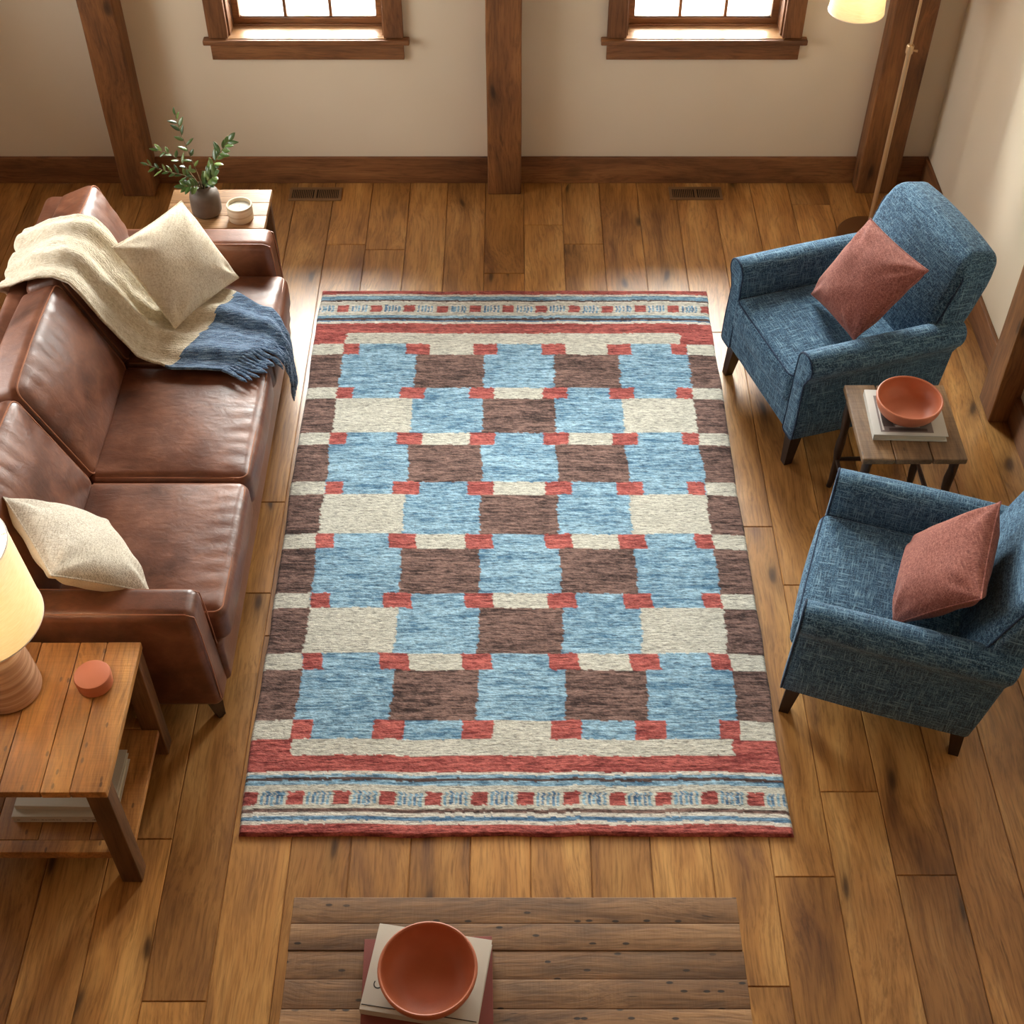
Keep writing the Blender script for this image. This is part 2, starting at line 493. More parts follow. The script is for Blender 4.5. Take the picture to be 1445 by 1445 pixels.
# ------------------------------------------------------------------ room shell
WY = 6.10      # back wall plane
WX = 2.15      # right wall plane
LX = -3.3      # left wall plane
FY = -1.6      # front wall plane
CZ = 4.9       # ceiling
def struct(o): o['kind'] = 'structure'; return o

# floor of real planks
def build_floor():
    mb = MB(); r = random.Random(3)
    pw = 0.1965; seam0 = -0.136
    i0 = int((LX - 0.3 - seam0) / pw) - 1; i1 = int((WX + 0.3 - seam0) / pw) + 1
    known = {}   # end joints read off the place
    def kn(x, y): known.setdefault(int(math.floor((x - seam0) / pw)), []).append(y)
    for x, y in [(0.954, 2.114), (1.36, 2.119), (1.162, 2.429), (-1.053, 1.703), (0.77, 1.749), (-1.05, 3.30), (-0.98, 3.78), (1.16, 3.34), (0.96, 4.86), (1.17, 5.17), (-0.62, 5.5), (1.75, 4.9), (-1.25, 2.25), (1.55, 2.9)]: kn(x, y)
    for i in range(i0, i1):
        x0 = seam0 + i * pw; x1 = x0 + pw
        js = sorted(known.get(i, []))
        ends = [FY - 0.3]
        y = FY - 0.3 + r.uniform(0.3, 2.0)
        while y < WY + 0.3:
            if all(abs(y - j) > 0.9 for j in js): ends.append(y)
            y += r.uniform(1.5, 2.6)
        ends = sorted(ends + js) + [WY + 0.3]
        for a, b in zip(ends[:-1], ends[1:]):
            t = min(1, max(0, r.gauss(0.5, 0.2)))
            g = 0.0011; c = 0.0022; dz = r.uniform(-0.0004, 0.0)
            X0, X1, Y0, Y1 = x0 + g, x1 - g, a + g, b - g
            vs = [(X0, Y0, -0.004), (X1, Y0, -0.004), (X1, Y1, -0.004), (X0, Y1, -0.004),
                  (X0 + c, Y0 + c, dz), (X1 - c, Y0 + c, dz), (X1 - c, Y1 - c, dz), (X0 + c, Y1 - c, dz)]
            mb.add(vs, [(4, 5, 6, 7), (0, 1, 5, 4), (1, 2, 6, 5), (2, 3, 7, 6), (3, 0, 4, 7)], t)
    mb.add([(LX - .3, FY - .3, -.004), (WX + .3, FY - .3, -.004), (WX + .3, WY + .3, -.004), (LX - .3, WY + .3, -.004)], [(0, 1, 2, 3)], 0.0)
    mb.add([(LX - .3, FY - .3, -.1), (WX + .3, FY - .3, -.1), (WX + .3, WY + .3, -.1), (LX - .3, WY + .3, -.1)], [(3, 2, 1, 0)], 0.0)
    return struct(mb.build('floor', M['floor'], None, False))
build_floor()

WIN = [(-0.987, 0.335), (0.922, 0.335)]    # centre x, half width of the opening's sash
WZ0, WZ1 = 0.81, 2.45
OH = 0.385                                 # half width of wall opening
UZ0, UZ1 = 2.95, 4.2                       # upper window row, unseen, added for overhead light
T = 0.16
def wall_with_holes(name, axis, plane, a0, a1, z0, z1, holes, sgn, mat='wall'):
    """box wall with rectangular openings; axis 'x': wall runs along x at y=plane"""
    mb = MB()
    xs = sorted(set([a0, a1] + [h[0] for h in holes] + [h[1] for h in holes]))
    zs = sorted(set([z0, z1] + [h[2] for h in holes] + [h[3] for h in holes]))
    for i in range(len(xs) - 1):
        for j in range(len(zs) - 1):
            cx = (xs[i] + xs[i + 1]) / 2; cz = (zs[j] + zs[j + 1]) / 2
            if any(h[0] < cx < h[1] and h[2] < cz < h[3] for h in holes): continue
            p0, p1 = sorted((plane, plane + sgn * T))
            if axis == 'x': mb.box(xs[i], xs[i + 1], p0, p1, zs[j], zs[j + 1])
            else: mb.box(p0, p1, xs[i], xs[i + 1], zs[j], zs[j + 1])
    # merge coplanar inner faces
    o = mb.build(name, M[mat], None, False)
    bm = bmesh.new(); bm.from_mesh(o.data)
    bmesh.ops.remove_doubles(bm, verts=bm.verts, dist=1e-5)
    dup = [f for f in bm.faces if all(len(e.link_faces) > 2 for e in f.edges)]
    if dup: bmesh.ops.delete(bm, geom=dup, context='FACES_ONLY')
    bm.to_mesh(o.data); bm.free()
    return struct(o)
holes = []
for cx, hw in WIN:
    holes.append((cx - OH, cx + OH, WZ0 - 0.03, WZ1))
    holes.append((cx - OH, cx + OH, UZ0, UZ1))
wall_with_holes('wall_back', 'x', WY, LX, WX + T, 0, CZ, holes, 1)
wall_with_holes('wall_right', 'y', WX, FY, WY, 0, CZ, [], 1)
wall_with_holes('wall_left', 'y', LX, FY, WY, 0, CZ, [(3.2, 5.2, 0.9, 2.6)], -1)
wall_with_holes('wall_front', 'x', FY, LX, WX + T, 0, CZ, [], -1, 'trim_z')
mb = MB().box(LX - T, WX + T, FY - T, WY + T, CZ, CZ + 0.1)
struct(mb.build('ceiling', M['trim_y'], None, False))

# baseboards
def segs_box(name, mat, boxes, bev=0.003):
    mb = MB()
    for i, b in enumerate(boxes): mb.box(*b, bev=bev, tone=0.3 + 0.13 * (i % 4))
    return struct(mb.build(name, mat))
segs_box('baseboard_back', M['trim_x'], [(LX, -2.009, WY - 0.02, WY, 0, 0.15), (-1.842, -0.126, WY - 0.02, WY, 0, 0.15), (0.048, 1.777, WY - 0.02, WY, 0, 0.15), (1.985, WX - 0.02, WY - 0.02, WY, 0, 0.15)])
segs_box('baseboard_right', M['trim_y'], [(WX - 0.02, WX, FY, 4.249, 0, 0.15), (WX - 0.02, WX, 4.416, WY, 0, 0.15)])
segs_box('baseboard_left', M['trim_y'], [(LX, LX + 0.02, FY, WY - 0.02, 0, 0.15)])

# timber posts
def post(name, x0, x1, y0, y1, label, seed):
    def fn(x, y, z):
        s = 0.004 * nz(x, y, z * 1.2, 1.6, seed)
        return (x + s, y + 0.003 * nz(x, y, z, 2.0, seed + 5), z)
    cx, cy = (x0 + x1) / 2, (y0 + y1) / 2
    vs, fs = rb_geo((x1 - x0, y1 - y0, CZ), 0.008, 2, (2, 2, 40))
    vs = [(p[0] + cx, p[1] + cy, p[2] + CZ / 2) for p in vs]
    vs = [(fn(*p) if 0.05 < p[2] < CZ - .05 else p) for p in vs]
    mb = MB(); mb.add(vs, fs, seed * 0.1 % 1)
    o = mb.build(name, M['beam'])
    o['kind'] = 'structure'
    o['label'] = label
    return o
post('trim_1', -2.008, -1.843, 5.957, WY, 'rough brown timber post on the back wall behind the leather sofa', 3)
post('trim_2', -0.125, 0.047, 5.975, WY, 'brown timber post between the two back windows', 6)
post('trim_3', 1.778, 1.984, 5.985, WY, 'brown timber post on the back wall beside the floor lamp', 1)
post('trim_4', 2.048, WX + 0.1, 4.25, 4.415, 'brown timber post standing proud of the right wall', 8)

# windows
def window(n, cx, z0, z1, lower=True):
    fr = MB()
    y_s = WY + 0.10             # sash plane
    o2 = OH
    # jamb liners and head
    fr.box(cx - o2, cx - o2 + 0.02, WY - 0.0, WY + T, z0, z1, 0.001)
    fr.box(cx + o2 - 0.02, cx + o2, WY - 0.0, WY + T, z0, z1, 0.001)
    fr.box(cx - o2 + .02, cx + o2 - .02, WY - 0.0, WY + T, z1 - 0.02, z1, 0.001)
    w = fr.build('window_%d' % n, M['trim_z'], None, True, 30)
    struct(w)
    ca = MB()
    for s in (-1, 1):
        xa = cx + s * (o2 - 0.012); xb = cx + s * (o2 + 0.082)
        ca.box(min(xa, xb), max(xa, xb), WY - 0.028, WY - 0.0005, z0 + 0.0, z1 + 0.08, 0.004, 0.4 + 0.2 * s)
    ca.box(cx - o2 - 0.10, cx + o2 + 0.10, WY - 0.032, WY - 0.0005, z1 + 0.08, z1 + 0.17, 0.004)
    ca.build('window_casing', M['trim_z'], w)
    st = MB()
    st.box(cx - o2 - 0.110, cx + o2 + 0.110, WY - 0.048, WY - 0.001, z0 - 0.028, z0 - 0.002, 0.006)
    st.build('sill_nosing', M['trim_x'], w)
    si = MB(); si.box(cx - o2 + .001, cx + o2 - .001, WY - 0.030, y_s - 0.0, z0 - 0.027, z0 + 0.0015, 0.001)
    si.build('window_sill', M['sill'], w)
    ap = MB(); ap.box(cx - o2 - 0.080, cx + o2 + 0.080, WY - 0.024, WY - 0.001, z0 - 0.112, z0 - 0.028, 0.003)
    ap.build('apron', M['trim_x'], w)
    sa = MB()
    sa.box(cx - o2 + .02, cx + o2 - .02, y_s - 0.008, y_s + 0.05, z0 - 0.02, z0 + 0.010, 0.003)
    sa.box(cx - o2 + .021, cx + o2 - .021, y_s + 0.004, y_s + 0.045, z0 + 0.010, z0 + 0.038, 0.003)
    sa.box(cx - o2 + .021, cx + o2 - .021, y_s + 0.004, y_s + 0.045, z1 - 0.07, z1 - 0.02, 0.003)
    for s in (-1, 1):
        xa = cx + s * (o2 - 0.021); xb = cx + s * (o2 - 0.055)
        sa.box(min(xa, xb), max(xa, xb), y_s + 0.004, y_s + 0.045, z0 + 0.038, z1 - 0.07, 0.003)
    zm = (z0 + z1) / 2
    sa.box(cx - o2 + .055, cx + o2 - .055, y_s + 0.006, y_s + 0.043, zm - 0.02, zm + 0.02, 0.002)
    sa.build('sash', M['trim_x'], w)
    mu = MB()
    for s in (-1, 1):
        xm = cx + s * (o2 - 0.055) / 3
        mu.box(xm - 0.007, xm + 0.007, y_s + 0.015, y_s + 0.035, z0 + 0.038, z1 - 0.07, 0.002)
    mu.build('muntin', M['trim_z'], w)
    gl = MB(); gl.box(cx - o2 + .05, cx + o2 - .05, y_s + 0.023, y_s + 0.027, z0 + 0.03, z1 - 0.06)
    gl.build('pane', M['glass'], w, False)
    return w
window(1, WIN[0][0], WZ0, WZ1)
window(2, WIN[1][0], WZ0, WZ1)
window(3, WIN[0][0], UZ0, UZ1)  # unseen upper pair, added to give overhead light from the back
window(4, WIN[1][0], UZ0, UZ1)
mb = MB()
for a, b, c, d in [(3.2, 3.26, .9, 2.6), (5.14, 5.2, .9, 2.6), (4.17, 4.23, .9, 2.6), (3.26, 5.14, .9, .96), (3.26, 5.14, 2.54, 2.6)]:
    mb.box(LX - 0.12, LX - 0.03, a, b, c, d, 0.003)
w5 = struct(mb.build('window_5', M['trim_y']))  # unseen window, added to brighten the right wall and chairs
MB().box(LX - 0.08, LX - 0.076, 3.26, 5.14, .96, 2.54).build('pane', M['glass'], w5, False)

# ------------------------------------------------------------------ floor vents
def vent(x0, x1, y0, y1, label):
    cx, cy = (x0 + x1) / 2, (y0 + y1) / 2
    t = thing('floor_vent', label, 'vent', (cx, cy, 0), 0, 'floor vents')
    hx, hy = (x1 - x0) / 2, (y1 - y0) / 2
    fr = MB()
    b = 0.016; by = 0.018
    fr.box(-hx, hx, -hy, -hy + by, 0.0002, 0.006, 0.0015); fr.box(-hx, hx, hy - by, hy, 0.0002, 0.006, 0.0015)
    fr.box(-hx, -hx + b, -hy + by, hy - by, 0.0002, 0.006, 0.0015); fr.box(hx - b, hx, -hy + by, hy - by, 0.0002, 0.006, 0.0015)
    fr.box(-0.007, 0.007, -hy + by, hy - by, 0.0002, 0.006, 0.0015)
    fr.build('frame', M['metal'], t)
    MB().box(-hx + b, hx - b, -hy + by, hy - by, 0.0002, 0.0012).build('duct_shadow_plate', M['duct_shadow'], t, False)  # near-black plate; its colour paints the shade down the duct
    n = 11
    sl = MB()
    for s in (-1, 1):
        for i in range(n):
            x = s * (0.012 + (hx - b - 0.014) * (i + 0.5) / n)
            sl.box(x - 0.0022, x + 0.0022, -hy + by, hy - by, 0.0012, 0.005)
    sl.build('grille', M['metal'], t, False)
vent(-1.153, -0.882, 5.918, 6.035, 'bronze floor vent nearest the far side table and plant')
vent(0.815, 1.088, 5.925, 6.04, 'bronze floor vent under the right-hand window')

# ------------------------------------------------------------------ rug
def build_rug():
    X0, X1, Y1, Y0 = -0.905, 0.925, 5.158, 2.258
    step = 0.0048
    W = X1 - X0; L = Y1 - Y0
    nx = int(W / step) + 1; ny = int(L / step) + 1
    rs = np.random.RandomState(5)
    def smooth1(n, k, amp):
        a = rs.normal(size=n + 4 * k)
        ker = np.ones(k) / k
        a = np.convolve(np.convolve(a, ker, 'same'), ker, 'same')[2 * k:2 * k + n]
        return a / (a.std() + 1e-9) * amp
    u = np.linspace(0, 1, nx)[None, :]; v = np.linspace(0, 1, ny)[:, None]   # v=0 far edge
    # jagged boundaries
    U = u + smooth1(ny, 2, 0.0016)[:, None] + smooth1(ny, 18, 0.0018)[:, None]
    V = v + smooth1(nx, 3, 0.00035)[None, :] + smooth1(nx, 40, 0.0007)[None, :]
    U = np.broadcast_to(U, (ny, nx)); V = np.broadcast_to(V, (ny, nx))
    pal = {'cream': ((178, 178, 166), (222, 222, 210)), 'blue': ((72, 116, 148), (168, 206, 226)),
           'red': ((122, 50, 50), (202, 112, 104)), 'brown': ((60, 45, 43), (146, 117, 108)),
           'dblue': ((60, 98, 136), (128, 168, 198)), 'dbrown': ((58, 44, 42), (104, 84, 78)), 'white': ((204, 200, 188), (232, 230, 220))}
    ids = list(pal)
    cid = np.zeros((ny, nx), int)
    def fill(u0, u1, v0, v1, c):
        cid[(U >= u0) & (U < u1) & (V >= v0) & (V < v1)] = ids.index(c)
    rows = [0.0, 0.012, 0.029, 0.034, 0.0405, 0.0575, 0.068, 0.077, 0.0879, 0.1107, 0.1369, 0.1624, 0.2397, 0.2645, 0.339, 0.3641, 0.4397, 0.4652, 0.5397, 0.5662, 0.6448, 0.6697, 0.7434, 0.769, 0.8445, 0.8717, 0.8948, 0.9172]
    fill(-1, 2, -1, 0.0115, 'red')
    fill(-1, 2, 0.0115, 0.0165, 'white'); fill(-1, 2, 0.0165, 0.0265, 'blue'); fill(-1, 2, 0.0265, 0.030, 'dbrown'); fill(-1, 2, 0.030, 0.0335, 'white')
    fill(-1, 2, 0.0335, 0.066, 'cream'); fill(-1, 2, 0.066, 0.073, 'blue'); fill(-1, 2, 0.0725, 0.078, 'dbrown'); fill(-1, 2, 0.078, 0.081, 'dblue'); fill(-1, 2, 0.081, 0.0865, 'white')
    for k in range(13):
        c = 0.064 + 0.0845 * k - 0.0845
        fill(c + 0.02, c + 0.064, 0.0385, 0.059, 'white')
        for q in range(5):
            a = c + 0.022 + q * 0.0085 + rs.uniform(-.0012, .0012)
            fill(a, a + rs.uniform(0.004, 0.0062), 0.0395 + rs.uniform(0, .003), 0.0585 - rs.uniform(0, .003), 'blue' if q % 3 else 'dblue')
        if k: fill(c - 0.0145, c + 0.0145, 0.0405, 0.0575, 'red')
    fill(-1, 2, 0.0865, 0.1369, 'red')
    fill(0.082, 0.918, 0.1107, 0.1369, 'cream')
    cols = [0.0, 0.077, 0.259, 0.4265, 0.598, 0.758, 0.929, 1.0]
    big = [(0.1624, 0.2397), (0.2645, 0.339), (0.3641, 0.4397), (0.4652, 0.5397), (0.5662, 0.6448), (0.6697, 0.7434), (0.769, 0.8445)]
    thin = [(0.1369, 0.1624), (0.2397, 0.2645), (0.339, 0.3641), (0.4397, 0.4652), (0.5397, 0.5662), (0.6448, 0.6697), (0.7434, 0.769), (0.8445, 0.8717)]
    odd = ['brown', 'blue', 'brown', 'blue', 'brown', 'blue', 'brown']
    even = ['brown', 'cream', 'blue', 'brown', 'blue', 'cream', 'brown']
    for r, (a, b) in enumerate(big):
        row = odd if r % 2 == 0 else even
        for c in range(7):
            j0 = rs.uniform(-.0025, .0025)
            fill(cols[c] - (1 if c == 0 else -j0 * 0), cols[c + 1] + (1 if c == 6 else 0), a, b, row[c])
    topo = ['cream', 'blue', 'cream', 'blue', 'cream', 'blue', 'cream']
    boto = ['cream', 'blue', 'blue', 'cream', 'blue', 'blue', 'cream']
    for r, (a, b) in enumerate(thin):
        row = topo if r % 2 == 0 else boto
        for c in range(7):
            fill(cols[c] - (1 if c == 0 else 0), cols[c + 1] + (1 if c == 6 else 0), a, b, row[c])
        for j in range(1, 7):
            x = cols[j] + rs.uniform(-.003, .003)
            w0, w1 = (0.029, 0.030)
            if j == 1: w0, w1 = 0.001, 0.038
            if j == 6: w0, w1 = 0.038, 0.001
            fill(x - w0, x + w1, a, b, 'red')
    fill(-1, 2, 0.8717, 0.9172, 'red')
    fill(0.082, 0.918, 0.8717, 0.8948, 'cream')
    fill(-1, 2, 0.9172, 0.9212, 'white'); fill(-1, 2, 0.9212, 0.9255, 'blue'); fill(-1, 2, 0.9255, 0.9295, 'dbrown'); fill(-1, 2, 0.9295, 0.9355, 'blue')
    fill(-1, 2, 0.9355, 0.9665, 'cream')
    for k in range(13):
        c = 0.0135 + 0.0845 * k
        for q in range(5):
            a = c + 0.020 + q * 0.0092 + rs.uniform(-.001, .001)
            fill(a, a + rs.uniform(0.0045, 0.0065), 0.943 + rs.uniform(0, .002), 0.9625 - rs.uniform(0, .002), 'dblue' if q % 2 else 'blue')
        fill(c - 0.0155, c + 0.0145, 0.944, 0.9615, 'red')
    fill(-1, 2, 0.9665, 0.9715, 'brown'); fill(-1, 2, 0.9715, 0.9765, 'white'); fill(-1, 2, 0.9765, 0.982, 'dblue'); fill(-1, 2, 0.982, 0.9868, 'white')
    fill(-1, 2, 0.9868, 3, 'red')
    # heathered yarn: short horizontal streaks
    def streak(len_, hgt):
        a = rs.normal(size=(ny + 8, nx + 60))
        k = np.ones(len_) / len_
        a = np.apply_along_axis(lambda q: np.convolve(q, k, 'same'), 1, a)
        if hgt > 1:
            k = np.ones(hgt) / hgt
            a = np.apply_along_axis(lambda q: np.convolve(q, k, 'same'), 0, a)
        a = a[4:4 + ny, 30:30 + nx]
        return a / a.std()
    s = 0.62 * streak(13, 1) + 0.45 * streak(5, 1) + 0.35 * streak(40, 6) + 0.22 * rs.normal(size=(ny, nx))
    s = np.clip(0.52 + 0.38 * s, 0, 1)
    amp = np.array([0.55, 0.95, 0.9, 1.0, 1.0, 0.9, 0.5])[cid]
    s = 0.5 + (s - 0.5) * amp
    A = np.array([s2l(pal[i][0])[:3] for i in ids])[cid]; B = np.array([s2l(pal[i][1])[:3] for i in ids])[cid]
    col = A * (1 - s[..., None]) + B * s[..., None]
    # geometry
    xx = X0 + u * W; yy = Y1 - v * L
    edge = np.minimum(np.minimum(u * W, (1 - u) * W), np.minimum(v * L, (1 - v) * L))
    rnd = np.clip(edge / 0.012, 0, 1)
    z = 0.004 + 0.010 * np.sqrt(1 - (1 - rnd) ** 2) + 0.0010 * (s - 0.5) + 0.0006 * rs.normal(size=(ny, nx)) * rnd
    xs = np.broadcast_to(xx, (ny, nx)) + smooth1(ny, 25, 0.0022)[:, None]
    ys = np.broadcast_to(yy, (ny, nx)) + smooth1(nx, 25, 0.0016)[None, :]
    co = np.stack([xs, ys, z], -1).reshape(-1, 3)
    # skirt
    n = ny * nx
    ring = list(range(nx)) + [i * nx + nx - 1 for i in range(1, ny)] + [(ny - 1) * nx + i for i in range(nx - 2, -1, -1)] + [i * nx for i in range(ny - 2, 0, -1)]
    sk = co[ring].copy(); sk[:, 2] = 0.0006
    co = np.vstack([co, sk])
    idx = np.arange(n).reshape(ny, nx)
    q = np.stack([idx[:-1, :-1], idx[1:, :-1], idx[1:, 1:], idx[:-1, 1:]], -1).reshape(-1, 4)
    m = len(ring); ra = np.array(ring); rb = np.roll(ra, -1); sa = n + np.arange(m); sb = np.roll(sa, -1)
    q = np.vstack([q, np.stack([ra, rb, sb, sa], -1)])
    me = bpy.data.meshes.new('area_rug')
    me.vertices.add(len(co)); me.vertices.foreach_set('co', co.ravel())
    me.loops.add(q.size); me.loops.foreach_set('vertex_index', q.ravel().astype(np.int32))
    me.polygons.add(len(q)); me.polygons.foreach_set('loop_start', (np.arange(len(q)) * 4).astype(np.int32))
    me.polygons.foreach_set('use_smooth', np.ones(len(q), bool))
    me.update(calc_edges=True); me.validate()
    cf = np.ones((len(co), 4)); cf[:n, :3] = col.reshape(-1, 3); cf[n:, :3] = cf[ring][:, :3]
    ca = me.color_attributes.new('yarn', 'FLOAT_COLOR', 'POINT'); ca.data.foreach_set('color', cf.ravel().astype(np.float32))
    t = NT('wool_pile')
    at = t.n('ShaderNodeAttribute'); at.attribute_name = 'yarn'
    f = t.noise(t.mapping((170, 300, 170)), 1.0, 3.0, 0.7)
    g = t.noise(t.mapping((36, 190, 60)), 1.0, 3.0, 0.65, 0.4)
    c = t.mix(0.75, at.outputs['Color'], t.ramp(g, [(0.34, (0.26, 0.26, 0.28, 1)), (0.46, (0.90, 0.90, 0.90, 1)), (0.66, (1.36, 1.36, 1.36, 1))]), 'MULTIPLY')
    c = t.mix(0.5, c, t.ramp(f, [(0.3, (0.6, 0.6, 0.6, 1)), (0.7, (1.3, 1.3, 1.3, 1))]), 'MULTIPLY')
    h = t.math('ADD', f, g)
    t.out(c, 0.97, t.bump(h, 0.7, 0.004))
    t.b.inputs['Specular IOR Level'].default_value = 0.1
    t.b.inputs['Sheen Weight'].default_value = 0.15
    me.materials.append(t.m)
    o = bpy.data.objects.new('area_rug', me); link(o)
    tag(o, 'large rectangular rug of blue, brown, cream and red blocks on the wooden floor', 'rug')
build_rug()

# ------------------------------------------------------------------ cushions from four corners
def pillow(name, label, corners, th, mat, mat2=None, group=None, pipe=None, pinch=0.035, seed=1.0, sag=0.0, n=34):
    P = [Vector(p) for p in corners]          # order around
    c = sum(P, Vector()) / 4
    nn = (P[2] - P[0]).cross(P[3] - P[1]).normalized()
    t = thing(name, label, 'pillow', c, 0, group)
    Q = [p - c for p in P]
    def surf(u, v, s):
        au, av = abs(u), abs(v)
        bx = u * (1 - pinch * (1 - av ** 2.2) * au ** 3 * 1.2)
        by = v * (1 - pinch * (1 - au ** 2.2) * av ** 3 * 1.2)
        k = max(0.0, (1 - au ** 2.6)) ** 0.55 * max(0.0, (1 - av ** 2.6)) ** 0.55
        z = th / 2 * k
        # corner creases
        wr = 0.006 * nz(u * 2.1, v * 2.1, s, 1.0, seed) * min(1, k * 3)
        cr = 0.0
        for cu, cv in ((1, 1), (-1, 1), (-1, -1), (1, -1)):
            d = math.hypot(u - cu, v - cv); a = math.atan2(v - cv, u - cu)
            cr += 0.006 * math.exp(-((d - 0.42) / 0.25) ** 2) * math.sin(a * 9 + seed * (cu + 2 * cv))
        z += (wr + cr * min(1, k * 2.5)) 
        bz = sag * (u * u - 0.3) - sag * (v * v - 0.3)
        a, b = (bx + 1) / 2, (by + 1) / 2
        q = Q[0] * ((1 - a) * (1 - b)) + Q[1] * (a * (1 - b)) + Q[2] * (a * b) + Q[3] * ((1 - a) * b)
        return tuple(q + nn * (bz + s * z))
    def g(i):
        x = -1 + 2 * i / n
        return math.copysign(1 - (1 - abs(x)) ** 1.35, x)
    for s in (1, -1):
        mb = MB(); vs = []; fs = []
        for i in range(n + 1):
            for j in range(n + 1): vs.append(surf(g(i), g(j), s))
        for i in range(n):
            for j in range(n):
                a = i * (n + 1) + j
                f = (a, a + n + 1, a + n + 2, a + 1)
                fs.append(f if s > 0 else f[::-1])
        mb.add(vs, fs)
        me_name = 'front_panel' if s > 0 else 'back_panel'
        o = mb.build(me_name, mat if s > 0 else (mat2 or mat), t, True, 80)
        # normals outward
        if sum((Vector(pp.normal).dot(nn) for pp in o.data.polygons), 0.0) * s < 0: o.data.flip_normals()
    ring = []
    for i in range(n): ring.append(surf(g(i), -1, 1))
    for i in range(n): ring.append(surf(1, g(i), 1))
    for i in range(n): ring.append(surf(g(n - i), 1, 1))
    for i in range(n): ring.append(surf(-1, g(n - i), 1))
    MB().tube(ring, 0.0032, 6, closed=True).build('seam', pipe or mat, t)
    return t

